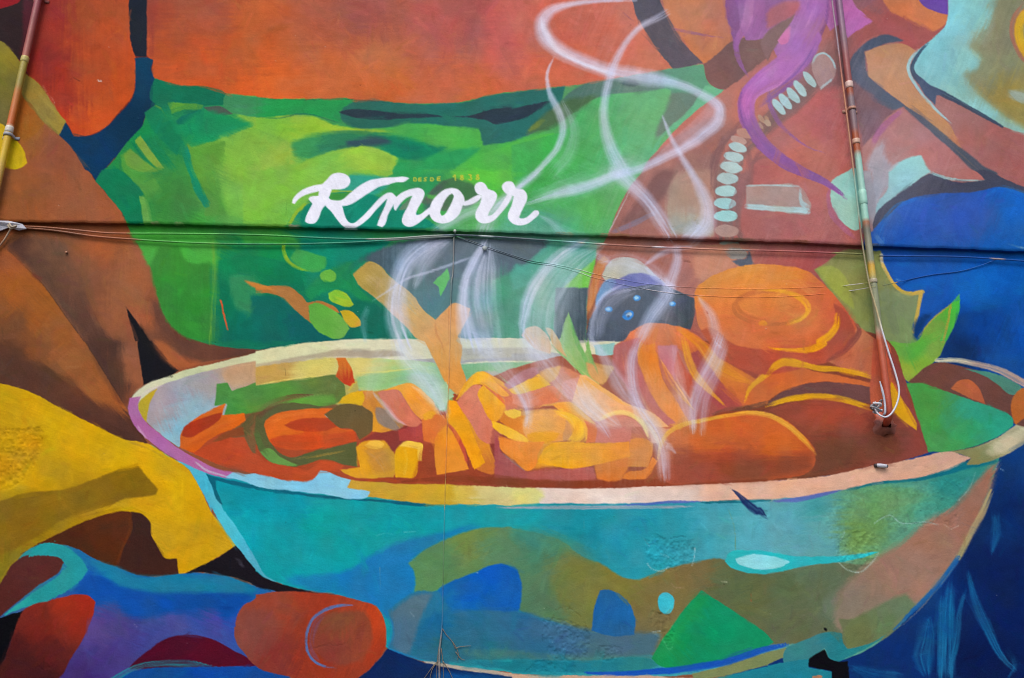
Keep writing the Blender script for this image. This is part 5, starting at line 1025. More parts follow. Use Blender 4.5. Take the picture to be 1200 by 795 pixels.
def commit():
    """what is still marked as plain letter becomes a letter of its own"""
    letter_groups.append(1)
    nid = part_id('%s#%d' % (LET, len(letter_groups)))
    label[label == label_k] = nid
commit()
letter(('K 925,300 950,290 985,315 1000,335 975,400 920,500 892,590 865,615 815,597 850,510 890,420 912,355', None),
       ('K 975,440 985,350 1000,330 1060,285 1130,257 1200,246 N 100,236 128,258 135,285 110,350 60,450 60,468 90,465 140,430 178,400 190,450 120,510 50,560 10,573 K 1080,602 1050,565 1060,510 1110,410 1147,318 1095,338 1040,390 990,462', None))
commit()
letter(('N 172,440 180,400 200,350 250,290 310,245 370,232 430,245 470,290 487,340 472,380 440,460 390,510 320,541 260,541 205,512', 'N 350,295 375,280 390,300 380,340 340,420 310,465 285,476 271,450 290,390 320,330'),
       ('N 465,345 490,347 540,325 600,293 645,300 620,332 560,370 490,385 460,382', None))
commit()
letter(('N 572,230 585,195 620,178 660,190 685,225 690,238 740,255 772,290 765,330 735,390 700,450 690,476 720,470 780,410 830,340 862,288 905,302 890,335 850,400 790,470 730,525 670,543 610,530 580,490 585,440 620,370 640,300 600,285', None))
commit()
letter(('N 820,245 815,210 840,180 880,172 915,185 935,230 945,240 1000,245 1032,280 1037,320 1010,390 980,450 965,490 985,500 1030,490 1070,455 1100,430 1135,433 1141,455 1100,500 1040,545 960,560 900,540 868,500 870,450 900,380 920,300 860,288', None))
commit()
YC = 'd6c83c'
def small(*ss):
    for s in ss:
        S(YC, s, 12, 'N', 'painted_lettering/small_lettering', op=.95, hair=0, end=0, lab=.4)
small('N 38,140 36,168 52,168 62,155 52,140 38,140', 'N 100,140 82,142 80,168 102,166', 'N 82,154 98,153', 'N 148,138 130,142 134,152 146,156 142,166 126,166',
      'N 186,140 184,166 202,166 212,152 202,140 186,140', 'N 268,130 246,134 242,162 268,162', 'N 244,148 264,146',
      'N 384,128 400,114 402,160', 'N 460,116 446,124 458,134 474,144 464,158 446,152 456,136 470,124 460,116', 'N 522,112 544,116 534,132 546,144 538,158 520,154',
      'N 602,112 586,120 596,132 612,142 602,156 584,150 594,134 608,122 602,112')
FLAKE('965,600 1000,575 1080,565 1140,560 1120,600 1060,625 1020,660 985,650', rough=.0006, drop=.0003)
# ---- wear: cracks, flaked skim coat, chips and scratches
FLAKE('C0 -200,380 0,395 40,408 120,410 190,400 200,440 170,560 120,640 40,690 -200,700')
CRACK('C0 -200,390 0,393 20,400 50,414 100,412 140,404 185,402 200,430', col='6a4c10')
FLAKE('D2 145,530 240,525 340,560 365,600 350,700 220,715 150,640', rough=.002)
CRACK('D2 145,528 190,520 240,520 300,545 345,560 362,600 350,690', col='3a5060', depth=.003)
CRACK('D2 190,520 200,490 240,465 300,490 330,520 345,560', col='5c4418')
FLAKE('D2 400,655 430,645 500,655 510,700 440,720 400,690'); CRACK('D2 395,660 410,645 440,650 470,645 510,660 512,695', col='3a4c58')
FLAKE('D2 80,745 120,715 180,725 300,740 300,770 90,772', rough=.001); CRACK('D2 65,765 100,735 130,715 200,722', col='1c4450')
FLAKE('D2 620,150 660,120 760,160 850,150 850,230 790,280 700,300 640,260', rough=.0016)
CRACK('D2 615,150 640,175 680,160', col='1c5060'); CRACK('D2 680,130 720,150 790,135 830,150', col='1c4450')
FLAKE('D2 650,480 740,500 760,600 740,660 700,640 650,550'); CRACK('D2 650,545 665,510 700,492 735,510 745,560', col='5a4a2c')
FLAKE('D3 320,190 350,140 440,110 500,130 515,200 470,260 430,300 360,280 320,240', rough=.0018)
FLAKE('D3 500,60 560,40 640,70 760,70 840,60 890,20 870,90 760,80 640,90', rough=.0012)
FLAKE('D3 -30,10 10,20 10,50 -30,60')
def chip(s, t='', w=6, c='c8dcdc', op=.75):
    S(c, s, w, t, op=op, hair=.6, soft=.4, end=.05)
chip('D2 630,260 650,285 700,295 730,275', 'D2', 8); chip('D2 850,190 848,240 838,270', 'D2', 9); chip('D2 610,140 640,180', 'D2', 6, op=.5); chip('D2 690,215 730,230', 'D2', 8, op=.5)
chip('D2 740,350 760,372 800,372', 'D2', 8, 'b08c70'); chip('D2 700,610 730,665 750,650', 'D2', 7, '74c094'); chip('D2 650,580 690,575', 'D2', 9, 'a8c0c0')
chip('D3 330,255 370,290 430,300 480,260 515,210', 'D3', 9, 'b8d0c4'); chip('D3 340,150 355,115', 'D3', 8, 'a0c8c0'); chip('D3 495,75 530,50 570,38 620,72 740,68 790,80', 'D3', 8, 'b0d4d0', .6); chip('D3 820,80 850,102 885,85', 'D3', 9, 'ccb09c')
chip('C3 965,612 940,680 890,740', 'C3', 6, 'b8d4d0'); chip('C3 1075,560 1060,600', 'C3', 8, 'd0d8d0', .5); chip('C3 1085,595 1097,603', 'C3', 8, 'a8c4d8')
chip('D1 560,132 600,120 640,125', 'D1', 7, '5cc0c0'); chip('D1 690,115 740,112', 'D1', 7, '5cc0c0'); chip('D1 578,280 577,390', 'D1', 6, 'a8a088', .8); chip('D1 720,490 735,505', 'D1', 8, 'a0b4bc', .6); chip('D1 1025,303 1032,303', 'D1', 8, 'e0e0d0')
chip('D2 335,50 336,95', 'D2', 4, '8a9484', .6); chip('D2 1008,10 1035,90 1040,195', 'D2', 7, '6c8c58', .8); chip('D2 1115,390 1114,435', 'D2', 6, 'b4502c', .9); chip('D2 975,345 1000,347', 'D2', 7, 'c0c4a0', .7); chip('D2 330,365 338,385', 'D2', 5, 'b0a060')
chip('C1 134,130 135,168', 'C1', 9, '4a4028', .9); chip('C0 790,150 800,165', 'C0', 12, '101014', .9); chip('A0 455,375 470,378', 'A0', 11, 'd8d0cc', .9); chip('A0 310,390 340,362 370,378', 'A0', 7, '60241c', .8)
chip('B2 800,420 830,425', 'B2', 12, '6a4034', .5); chip('D0 625,545 637,555', 'D0', 9, '8a88b0', .7); chip('A1 600,130 603,180', 'A1', 3, 'd8a090', .6)
chip('B2 905,655 912,665', 'B2', 9, 'a04830', .8); chip('A0 200,400 240,470', 'A0', 9, 'd0b090', .5); chip('A0 235,445 255,480', 'A0', 6, 'd8c8b0', .6)
chip('B0 880,410 885,445', 'B0', 4, '3a6830', .7); chip('B1 145,140 138,210', 'B1', 4, '38542c', .6); chip('B1 850,560 855,580', 'B1', 5, 'a0d8a0', .4)
for s, t in (('A0 310,388 345,360 372,380', ''), ('D1 190,770 210,760 235,780', ''), ('B2 780,400 800,420 830,430', ''), ('B2 840,430 860,440', ''), ('B0 310,385 325,380', ''), ('C3 320,590 370,575 430,575 470,580', ''), ('C3 640,600 690,580 720,585 760,605', ''), ('D1 250,660 340,640 400,645 430,620', ''), ('B0 165,695 210,718 250,700', ''), ('A1 700,420 760,418', ''), ('C0 755,650 770,690 760,710', ''), ('D0 180,745 220,750 250,738', ''), ('B1 730,375 760,390 780,380', ''), ('B1 1000,540 1040,560 1060,600', '')):
    CRACK(s, t, depth=.0025, w=.9)
for a_, b_, c_ in ((652, 674, 'b89468'), (703, 716, 'cc9c7c'), (716, 738, 'b4845c'), (338, 352, 'c8a88c'), (176, 186, 'b8a880'), (204, 214, 'b0b480'), (1018, 1030, '8a7c60'), (860, 885, '6c5c48'), (930, 950, '7c4a34')):
    x_ = np.linspace(a_, b_, 5); S(c_, np.stack([x_, np.interp(x_, [0, 150, 300, 450, 600, 750, 900, 1020, 1200], [259, 261.2, 264.6, 268.4, 272.6, 277.3, 282.4, 287.4, 294.2]) - .8], 1), '2 4 3 4 2', op=.85, hair=.5)
for k in range(260):                                   # pinholes and grit in the render
    x, y = random.uniform(-200, 1400), random.uniform(-120, 920)
    i, j = int((y - PY0) * SS), int((x - PX0) * SS)
    d = random.choice((-.002, .0012, .0012))
    relief[i:i + 2, j:j + 2] += d
    if random.random() < .35:
        canvas[i:i + 1, j:j + random.choice((1, 2))] = canvas[i, j] * .5 + (np.array([.4, .4, .38]) if random.random() < .6 else 0)
# ------------------------------------------------------------------ mesh building
col = sc.collection
STEP_OUT = 0.026                                    # how far the upper wall stands out over the lower
LX = [-1500, -240, 0, 150, 300, 450, 600, 750, 900, 1020, 1200, 1440, 2700]
LY = [235, 256, 259.0, 261.2, 264.6, 268.4, 272.6, 277.3, 282.4, 287.4, 294.2, 303, 352]
lrng = np.random.default_rng(3)
_lx = np.arange(-300, 1500, 1.0)
_ln = lrng.standard_normal(len(_lx)); _ln = np.convolve(_ln, np.ones(7) / 7, 'same') * 0.45 + np.convolve(lrng.standard_normal(len(_lx)), np.ones(41) / 41, 'same') * 1.3
def ledge(x):
    return np.interp(x, LX, LY) + np.interp(x, _lx, _ln)

def node_mat(name, rough=0.55, spec=0.35, grain=0.05, bump=0.12, bscale=170.0, attr=True, base=(0.5, 0.5, 0.5), metal=0.0):
    m = bpy.data.materials.new(name); m.use_nodes = True
    nt = m.node_tree; N = nt.nodes; Lk = nt.links
    b = N['Principled BSDF']
    tc = N.new('ShaderNodeNewGeometry')
    n1 = N.new('ShaderNodeTexNoise'); n1.inputs['Scale'].default_value = 34.0; n1.inputs['Detail'].default_value = 8.0; n1.inputs['Roughness'].default_value = 0.65
    Lk.new(tc.outputs['Position'], n1.inputs['Vector'])
    mr = N.new('ShaderNodeMapRange'); mr.inputs['From Min'].default_value = 0.25; mr.inputs['From Max'].default_value = 0.75
    mr.inputs['To Min'].default_value = 1 - grain; mr.inputs['To Max'].default_value = 1 + grain
    Lk.new(n1.outputs['Fac'], mr.inputs['Value'])
    mx = N.new('ShaderNodeMix'); mx.data_type = 'RGBA'; mx.blend_type = 'MULTIPLY'; mx.inputs['Factor'].default_value = 1.0
    if attr:
        at = N.new('ShaderNodeAttribute'); at.attribute_name = 'Col'
        Lk.new(at.outputs['Color'], mx.inputs['A'])
    else:
        mx.inputs['A'].default_value = (*base, 1)
    Lk.new(mr.outputs['Result'], mx.inputs['B'])
    Lk.new(mx.outputs['Result'], b.inputs['Base Color'])
    n2 = N.new('ShaderNodeTexNoise'); n2.inputs['Scale'].default_value = bscale; n2.inputs['Detail'].default_value = 4.0; n2.inputs['Roughness'].default_value = 0.6
    Lk.new(tc.outputs['Position'], n2.inputs['Vector'])
    n3 = N.new('ShaderNodeTexNoise'); n3.inputs['Scale'].default_value = 9.0; n3.inputs['Detail'].default_value = 5.0
    Lk.new(tc.outputs['Position'], n3.inputs['Vector'])
    ad = N.new('ShaderNodeMath'); ad.operation = 'MULTIPLY_ADD'; ad.inputs[1].default_value = 2.5
    Lk.new(n3.outputs['Fac'], ad.inputs[0]); Lk.new(n2.outputs['Fac'], ad.inputs[2])
    bp = N.new('ShaderNodeBump'); bp.inputs['Strength'].default_value = bump; bp.inputs['Distance'].default_value = 0.004
    Lk.new(ad.outputs['Value'], bp.inputs['Height']); Lk.new(bp.outputs['Normal'], b.inputs['Normal'])
    rr = N.new('ShaderNodeMapRange'); rr.inputs['To Min'].default_value = rough - 0.12; rr.inputs['To Max'].default_value = rough + 0.12
    Lk.new(n3.outputs['Fac'], rr.inputs['Value']); Lk.new(rr.outputs['Result'], b.inputs['Roughness'])
    b.inputs['Specular IOR Level'].default_value = spec
    b.inputs['Metallic'].default_value = metal
    return m

M_PAINT = node_mat('mural_paint', 0.62, 0.04, 0.07, 0.3)
M_PIPE = node_mat('painted_pipe', 0.42, 0.45, 0.10, 0.25, 260)
M_PLAIN = node_mat('plain_wall_paint', 0.7, 0.3, 0.12, 0.3, 120, attr=False, base=(0.16, 0.2, 0.24))
M_PAVE = node_mat('pavement_concrete', 0.85, 0.2, 0.25, 0.5, 60, attr=False, base=(0.26, 0.25, 0.235))
M_METAL = node_mat('galvanised_metal', 0.4, 0.5, 0.2, 0.2, 200, attr=False, base=(0.55, 0.55, 0.56), metal=0.6)
ALB = 0.84                                          # paint white in real reflectance

def mesh_np(name, verts, faces, cols, mat, parent=None, smooth=True):
    me = bpy.data.meshes.new(name)
    nv, nf = len(verts), len(faces)
    k = faces.shape[1]
    me.vertices.add(nv); me.vertices.foreach_set('co', np.ascontiguousarray(verts, np.float32).ravel())
    me.loops.add(nf * k); me.loops.foreach_set('vertex_index', np.ascontiguousarray(faces, np.int32).ravel())
    me.polygons.add(nf); me.polygons.foreach_set('loop_start', np.arange(0, nf * k, k, dtype=np.int32))
    me.polygons.foreach_set('loop_total', np.full(nf, k, np.int32))
    me.update(calc_edges=True)
    if smooth:
        me.polygons.foreach_set('use_smooth', np.ones(nf, bool))
    if cols is not None:
        a = me.color_attributes.new('Col', 'FLOAT_COLOR', 'POINT')
        c4 = np.ones((nv, 4), np.float32); c4[:, :3] = cols
        a.data.foreach_set('color', c4.ravel())
    me.materials.append(mat)
    o = bpy.data.objects.new(name, me); col.objects.link(o)
    if parent: o.parent = parent
    return o

def sample(img, x, y):
    u = np.clip((np.asarray(x) - PX0) * SS, 0, W - 1.001); v = np.clip((np.asarray(y) - PY0) * SS, 0, H - 1.001)
    i, j = v.astype(int), u.astype(int); fv, fu = v - i, u - j
    if img.ndim == 3: fv, fu = fv[..., None], fu[..., None]
    return (img[i, j] * (1 - fu) + img[i, j + 1] * fu) * (1 - fv) + (img[i + 1, j] * (1 - fu) + img[i + 1, j + 1] * fu) * fv

def axis(a, lo, hi, b, fine, coarse):
    return np.concatenate([np.arange(a, lo, coarse), np.arange(lo, hi, fine), np.arange(hi, b + 0.1, coarse)])

XS = axis(PX0 + 1, -12, 1212, PX1 - 2, 0.95, 9.0)
nx = len(XS)
LED = ledge(XS)
# upper sheet: rows run from the top of the mural down to the ledge; lower sheet: from behind the ledge to the bottom
yt = axis(PY0 + 1, -12, 250, 250, 0.95, 9.0)[:-1]
UP = [np.full(nx, y) for y in yt if y < 248] + [248 + (LED - 248) * f for f in np.linspace(0, 1, 48)]
LO = [LED - 0.5 + (312 - LED) * f for f in np.linspace(0, 1, 46)] + [np.full(nx, y) for y in axis(313.2, 313.2, 807, PY1 - 2, 0.95, 9.0)]
VV, FF, CC, BB = [], [], [], []
SHEETS = []
off = 0
for rows, dep in ((UP, STEP_OUT), (LO, 0.0)):
    Yg = np.array(rows); Xg = np.broadcast_to(XS, Yg.shape)
    P = on_wall(Xg, Yg, dep)
    P[..., 1] -= sample(relief, Xg, Yg)
    if dep:                                          # arris of the ledge is worn round
        k = np.clip(1 - (LED[None] - Yg) / 3.0, 0, 1); P[..., 1] += 0.004 * k ** 2
    nr = len(rows)
    idx = np.arange(nr * nx).reshape(nr, nx) + off
    f = np.stack([idx[:-1, :-1], idx[1:, :-1], idx[1:, 1:], idx[:-1, 1:]], -1).reshape(-1, 4)
    xc = (Xg[:-1, :-1] + Xg[1:, 1:]) / 2; yc = (Yg[:-1, :-1] + Yg[1:, 1:]) / 2
    lb = label[np.clip(((yc - PY0) * SS).astype(int), 0, H - 1), np.clip(((xc - PX0) * SS).astype(int), 0, W - 1)]
    VV.append(P.reshape(-1, 3)); FF.append(f); BB.append(lb.reshape(-1)); CC.append(lin(sample(canvas, Xg, Yg)).reshape(-1, 3) * ALB)
    off += nr * nx
    SHEETS.append(lb.shape)
VV = np.concatenate(VV); FF = np.concatenate(FF); BB = np.concatenate(BB); CC = np.concatenate(CC)

def empty(name, loc, lab, cat, group=None):
    o = bpy.data.objects.new(name, None); col.objects.link(o); o.location = loc
    o.empty_display_size = 0.1
    o['label'] = lab; o['category'] = cat
    if group: o['group'] = group
    bpy.context.view_layer.update()
    return o

wall = empty('mural_wall', (0, 0, 0), 'street wall painted with a mural of a steaming soup bowl under white lettering', 'wall')
wall['kind'] = 'thing'
PLAIN = {'painted_bowl/bowl_side': 'painted_bowl', 'painted_steam/wisp': 'steam_wisp', 'painted_lettering/letter': 'letter', 'painted_lettering/small_lettering': 'small_lettering'}
LABELS = {'painted_bowl': 'turquoise painted soup bowl with green and ochre patches', 'painted_apron': 'green painted apron behind the white lettering',
          'painted_blouse': 'orange painted blouse above the green apron', 'painted_arm': 'brown painted forearm and fingers beside the apron',
          'painted_yellow_sleeve': 'mustard yellow painted sleeve', 'painted_hand': 'blue and purple painted hand under the bowl', 'painted_jacket': 'reddish brown painted jacket with a zipper',
          'painted_hair': 'purple painted strands of hair', 'painted_blue_cloth': 'deep blue painted cloth right of the bowl', 'painted_plate': 'pale cyan and olive painted rounded shape',
          'painted_strap': 'dark navy painted strap', 'painted_stone_fruit': 'dark painted vegetable with small blue spots', 'painted_leaf': 'olive green painted leaf',
          'painted_sash': 'olive yellow painted sash', 'painted_fruit': 'bright yellow painted blob', 'small_lettering': 'tiny yellow hand painted words above the white lettering'}
# connected pieces of every painted shape; specks join the shape beside them
def pieces(g):
    nr, ncol = g.shape
    par = []
    def find(a):
        while par[a] != a:
            par[a] = par[par[a]]; a = par[a]
        return a
    comp = np.zeros(g.shape, np.int32)
    prev = []
    for i in range(nr):
        row = g[i]
        cut = np.flatnonzero(np.diff(row)) + 1
        st = np.concatenate([[0], cut]); en = np.concatenate([cut, [ncol]])
        cur = []; q = 0
        for a, b in zip(st.tolist(), en.tolist()):
            k = len(par); par.append(k); cur.append((a, b, row[a], k)); comp[i, a:b] = k
            while q < len(prev) and prev[q][1] <= a: q += 1
            z = q
            while z < len(prev) and prev[z][0] < b:
                if prev[z][2] == row[a]: par[find(k)] = find(prev[z][3])
                z += 1
        prev = cur
    root = np.array([find(a) for a in range(len(par))])
    return root[comp]
new, base_, o0 = [], 0, 0
for sh in SHEETS:
    n_ = sh[0] * sh[1]
    g = BB[o0:o0 + n_].reshape(sh).copy()
    for _ in range(4):
        cp = pieces(g); cnt = np.bincount(cp.ravel())
        small_ = cnt[cp] < 90
        if not small_.any(): break
        sh_l = np.roll(g, 3 if _ % 2 else -3, 1) if _ < 2 else np.roll(g, 4, 0)
        g = np.where(small_, sh_l, g)
    BB[o0:o0 + n_] = g.ravel()
    new.append(pieces(g).ravel() + base_); base_ += int(new[-1].max() + 1)
    o0 += n_
PIECE = np.concatenate(new)
# pieces painted in several goes: split by name, tiny leftovers go to the neighbouring piece
counts = np.bincount(BB, minlength=len(PARTS))
for i, n in enumerate(counts):
    if 0 < n < 25:
        sel = np.where(BB == i)[0]
        BB[sel] = BB[np.maximum(sel - 12, 0)]
        if (BB[sel] == i).any():
            BB[BB == i] = part_id('painted_apron')
made = {}
order = sorted(range(len(PARTS)), key=lambda i: PARTS[i].split('#')[0].count('/') if PARTS[i].split('#')[0] not in PLAIN else 0)
for i in order:
    sel = FF[BB == i]
    if not len(sel): continue
    full = PARTS[i].split('#')[0]
    full = PLAIN.get(full, full)
    par = wall
    if '/' in full:
        par = made.get(full.split('/')[0], wall)
    pc = PIECE[BB == i]
    groups = [pc == k for k in np.unique(pc)] if full.endswith(('potato', 'carrot', 'leaf', 'wisp', 'bowl_inside', 'bowl_edge', 'finger', 'painted_backdrop', 'cuff_edge', 'zipper_tape')) else [np.ones(len(sel), bool)]
    for gsel in groups:
        u, inv = np.unique(sel[gsel], return_inverse=True)
        o = mesh_np(full.split('/')[-1], VV[u], inv.reshape(-1, 4), CC[u], M_PAINT, par)
    if '/' not in full:
        made.setdefault(full, o)
        if full in LABELS: o['label'] = LABELS[full]
# underside of the ledge and the wall behind and around the mural
lx = np.concatenate([np.arange(-1500, -240, 60.0), XS[::2], np.arange(1440, 2701, 60.0)])
ea = on_wall(lx, ledge(lx), STEP_OUT - 0.004)
eb = ea.copy(); eb[:, 1] = 0.03; eb[:, 2] += 0.002
n = len(lx)
v = np.concatenate([ea, eb]); k = np.arange(n - 1)
mesh_np('ledge_underside', v, np.stack([k, k + 1, k + 1 + n, k + n], -1), np.tile(lin(sample(canvas, lx, np.clip(ledge(lx) - 1, PY0, PY1))) * ALB * 0.9, (2, 1)), M_PAINT, wall)
top = ea.copy(); top[:, 2] = 6.0; top[:, 1] = -STEP_OUT + 0.009
bot = ea.copy(); bot[:, 1] = -STEP_OUT + 0.009; bot[:, 2] += 0.004
mesh_np('upper_wall', np.concatenate([bot, top]), np.stack([k, k + 1, k + 1 + n, k + n], -1), None, M_PLAIN, wall, False)
def box(name, lo, hi, mat, parent=None):
    x0, y0, z0 = lo; x1, y1, z1 = hi
    v = np.array([(x, y, z) for x in (x0, x1) for y in (y0, y1) for z in (z0, z1)], float)
    f = np.array([(0, 1, 3, 2), (4, 6, 7, 5), (0, 4, 5, 1), (2, 3, 7, 6), (0, 2, 6, 4), (1, 5, 7, 3)])
    return mesh_np(name, v, f, None, mat, parent, False)
box('lower_wall', (-7, 0.012, -0.2), (8, 0.3, 6.0), M_PLAIN, wall)
pv = box('pavement', (-40, -60, -0.3), (40, 0.012, 0.0), M_PAVE); pv['kind'] = 'structure'

# ------------------------------------------------------------------ pipes, cables and wires fixed to the wall
def path_world(s, deps):
    """points on or in front of the wall: outline read off the photograph, each with its own stand-off"""
    p = pts_of(s) if isinstance(s, str) else np.asarray(s, float)
    d = np.broadcast_to(np.asarray(deps, float), (len(p),))
    return np.array([on_wall(a, b, c) for (a, b), c in zip(p, d)]), p

def resample(P, n):
    Q = []
    m = len(P)
    T = [(P[min(i + 1, m - 1)] - P[max(i - 1, 0)]) for i in range(m)]
    for i in range(m - 1):
        L = np.linalg.norm(P[i + 1] - P[i])
        ta = T[i] / (np.linalg.norm(T[i]) + 1e-9) * L; tb = T[i + 1] / (np.linalg.norm(T[i + 1]) + 1e-9) * L
        for s in np.linspace(0, 1, n, endpoint=False):
            Q.append((2 * s**3 - 3 * s**2 + 1) * P[i] + (s**3 - 2 * s**2 + s) * ta + (-2 * s**3 + 3 * s**2) * P[i + 1] + (s**3 - s**2) * tb)
    Q.append(P[-1])
    return np.array(Q)

def to_px(Q):
    w = (Q - np.array(CAM_LOC)) @ np.array(CAM_ROT)
    return 600 + FPX * w[:, 0] / -w[:, 2], 397.5 - FPX * w[:, 1] / -w[:, 2]

def tube(name, P, r, cols, mat=M_PIPE, parent=None, sub=8, sides=10, caps=True):
    """round bar along world points; r and cols per control point or one for all"""
    Q = resample(np.asarray(P), sub) if sub > 1 else np.asarray(P)
    m = len(Q)
    R = np.interp(np.linspace(0, 1, m), np.linspace(0, 1, np.size(r)), np.ravel(r)) if np.size(r) > 1 else np.full(m, float(r))
    T = np.gradient(Q, axis=0); T /= np.linalg.norm(T, axis=1)[:, None] + 1e-12
    nrm = np.cross(T[0], (0.3, 1, 0.2)); nrm /= np.linalg.norm(nrm)
    a = np.linspace(0, 2 * math.pi, sides, endpoint=False)
    V = []
    for i in range(m):
        nrm = nrm - T[i] * np.dot(nrm, T[i]); nrm /= np.linalg.norm(nrm)
        bi = np.cross(T[i], nrm)
        V.append(Q[i] + R[i] * (np.cos(a)[:, None] * nrm + np.sin(a)[:, None] * bi))
    V = np.concatenate(V)
    if callable(cols):
        x, y = to_px(Q); C = cols(x, y)
    else:
        C = np.broadcast_to(lin(hx(cols)) * ALB, (m, 3))
    C = np.repeat(C, sides, 0)
    i, j = np.meshgrid(np.arange(m - 1), np.arange(sides), indexing='ij')
    j2 = (j + 1) % sides
    f = np.stack([i * sides + j, i * sides + j2, (i + 1) * sides + j2, (i + 1) * sides + j], -1).reshape(-1, 4)
    if caps:
        V = np.concatenate([V, Q[:1], Q[-1:]]); C = np.concatenate([C, C[:1], C[-1:]])
        jj = np.arange(sides); k0 = len(V) - 2
        f = np.concatenate([f, np.stack([np.full(sides, k0), (jj + 1) % sides, jj, jj], -1), np.stack([np.full(sides, k0 + 1), (m - 1) * sides + jj, (m - 1) * sides + (jj + 1) % sides, (m - 1) * sides + (jj + 1) % sides], -1)])
        tri = f[-2 * sides:, :3]; f = f[:-2 * sides]
        me_v, me_f = V.tolist(), f.tolist() + tri.tolist()
        me = bpy.data.meshes.new(name); me.from_pydata(me_v, [], me_f)
        me.polygons.foreach_set('use_smooth', np.ones(len(me_f), bool))
        at = me.color_attributes.new('Col', 'FLOAT_COLOR', 'POINT'); c4 = np.ones((len(V), 4), np.float32); c4[:, :3] = C; at.data.foreach_set('color', c4.ravel())
        me.materials.append(mat)
        o = bpy.data.objects.new(name, me); col.objects.link(o)
        if parent: o.parent = parent
        return o
    return mesh_np(name, V, f, C, mat, parent)

def stations(tab):
    """overpainted colours down the length of a pipe: (photo y, colour) with brush-edged changes"""
    ys = np.array([a for a, _ in tab], float); cs = np.array([lin(hx(c)) for _, c in tab]) * ALB
    return lambda x, y: np.stack([np.interp(y, ys, cs[:, k]) for k in range(3)], -1)

def over(dx=0, dy=0, gain=1.0, bits=()):
    """painted over together with the wall behind, but for bare stretches (x0, x1, colour)"""
    def f(x, y):
        c = lin(sample(canvas, x + dx, y + dy)) * ALB * gain
        c = c * (1 + 0.12 * np.sin(x * 0.31) * np.sin(x * 0.123 + 2))[:, None]
        for a, b, h in bits:
            k = ((x > a) & (x < b))[:, None]; c = np.where(k, lin(hx(h)) * ALB, c)
        return c
    return f

def thing(o, lab, cat, group=None):
    o['label'] = lab; o['category'] = cat
    if group: o['group'] = group
    return o

# right conduit: straight run, elbow into the wall, couplings, saddle clips
DU = 0.050
P, _ = path_world('972,-90 981,0 993,95 1003,165 1010,225 1016,270 1023,330 1031,395 1037,440 1042,484', [DU] * 10)
yy_dir = (P[-1] - P[0]) / np.linalg.norm(P[-1] - P[0])
P = np.array([P[0] + yy_dir * np.dot(q - P[0], yy_dir) for q in P])
end = P[-1]
P = np.concatenate([P[:-1], [end + yy_dir * -0.01], [end + yy_dir * 0.018 + np.array((0, 0.012, 0))], [end + yy_dir * 0.03 + np.array((0, 0.035, 0))], [end + yy_dir * 0.033 + np.array((0, 0.075, 0))]])
rc = empty('conduit_pipe', end + np.array((0, 0.05, 0)), 'overpainted metal conduit running down past the ledge into the orange soup', 'pipe')
def child(o, root):
    o.parent = root
    o.matrix_parent_inverse = root.matrix_world.inverted()
    return o
RCOL = stations([(-90, '7a5068'), (20, '8a6280'), (50, '8a6a70'), (70, '9a504c'), (96, '98504a'), (97, 'a85430'), (110, 'a05030'), (113, '847074'), (150, '806468'), (156, 'a45028'), (178, 'a8562c'), (184, '9ac8b8'), (258, '9cd0bc'), (261, 'a8643c'), (268, '6a6a5c'), (285, '8c8c74'), (308, '8a9070'), (311, 'd0a030'), (322, 'd0b040'), (328, '909474'), (385, '8a9068'), (392, 'e0b0a0'), (396, 'c4603c'), (440, 'b85234'), (500, 'a84028')])
child(tube('pipe_run', P, 0.0128, RCOL, sides=16, sub=10), rc)
def at_y(Pl, y):
    Q = resample(Pl, 40); x_, y_ = to_px(Q); i = int(np.argmin(np.abs(y_ - y))); T = Q[min(i + 1, len(Q) - 1)] - Q[max(i - 1, 0)]
    return Q[i], T / np.linalg.norm(T)
for y0, ln, c in ((101, 0.030, 'd8b8ac'), (166, 0.022, 'd0a890'), (232, 0.060, 'a0d4c0'), (330, 0.016, 'b0a488')):
    q, T = at_y(P, y0)
    child(tube('coupling', [q - T * ln / 2, q - T * ln * .45, q + T * ln * .45, q + T * ln / 2], [0.0130, 0.0150, 0.0150, 0.0130], stations([(y0 - 20, c), (y0 + 2, c), (y0 + 5, 'a87058' if y0 < 200 else c), (y0 + 20, 'a87058' if y0 < 200 else c)]), sides=16, sub=3), rc)
def saddle(Pl, y, c, root):
    q, T = at_y(Pl, y)
    s = np.cross(T, (0, 1, 0)); s /= np.linalg.norm(s)
    back = 0.0 if y > 290 else -STEP_OUT
    pts = []
    for a in np.linspace(-math.pi / 2, math.pi / 2, 9):
        pts.append(q + 0.0148 * (math.sin(a) * s + math.cos(a) * np.array((0, -1, 0))))
    feet = lambda sg: [np.array(q + sg * s * 0.0148) * (1, 0, 1) + (0, back - 0.002, 0), np.array(q + sg * s * 0.030) * (1, 0, 1) + (0, back - 0.002, 0)]
    line = feet(-1)[::-1] + pts + feet(1)
    V, Fc = [], []
    for p in line:
        for e in (-0.006, 0.006): V.append(p + T * e)
    k = np.arange(len(line) - 1) * 2
    o = mesh_np('saddle_clip', np.array(V), np.stack([k, k + 1, k + 3, k + 2], -1), np.broadcast_to(lin(hx(c)) * ALB, (len(V), 3)), M_PIPE, None)
    sm = o.modifiers.new('thickness', 'SOLIDIFY'); sm.thickness = 0.0016; sm.offset = 0
    return child(o, root)
saddle(P, -40, '8a6a90', rc); saddle(P, 128, 'b4826c', rc)
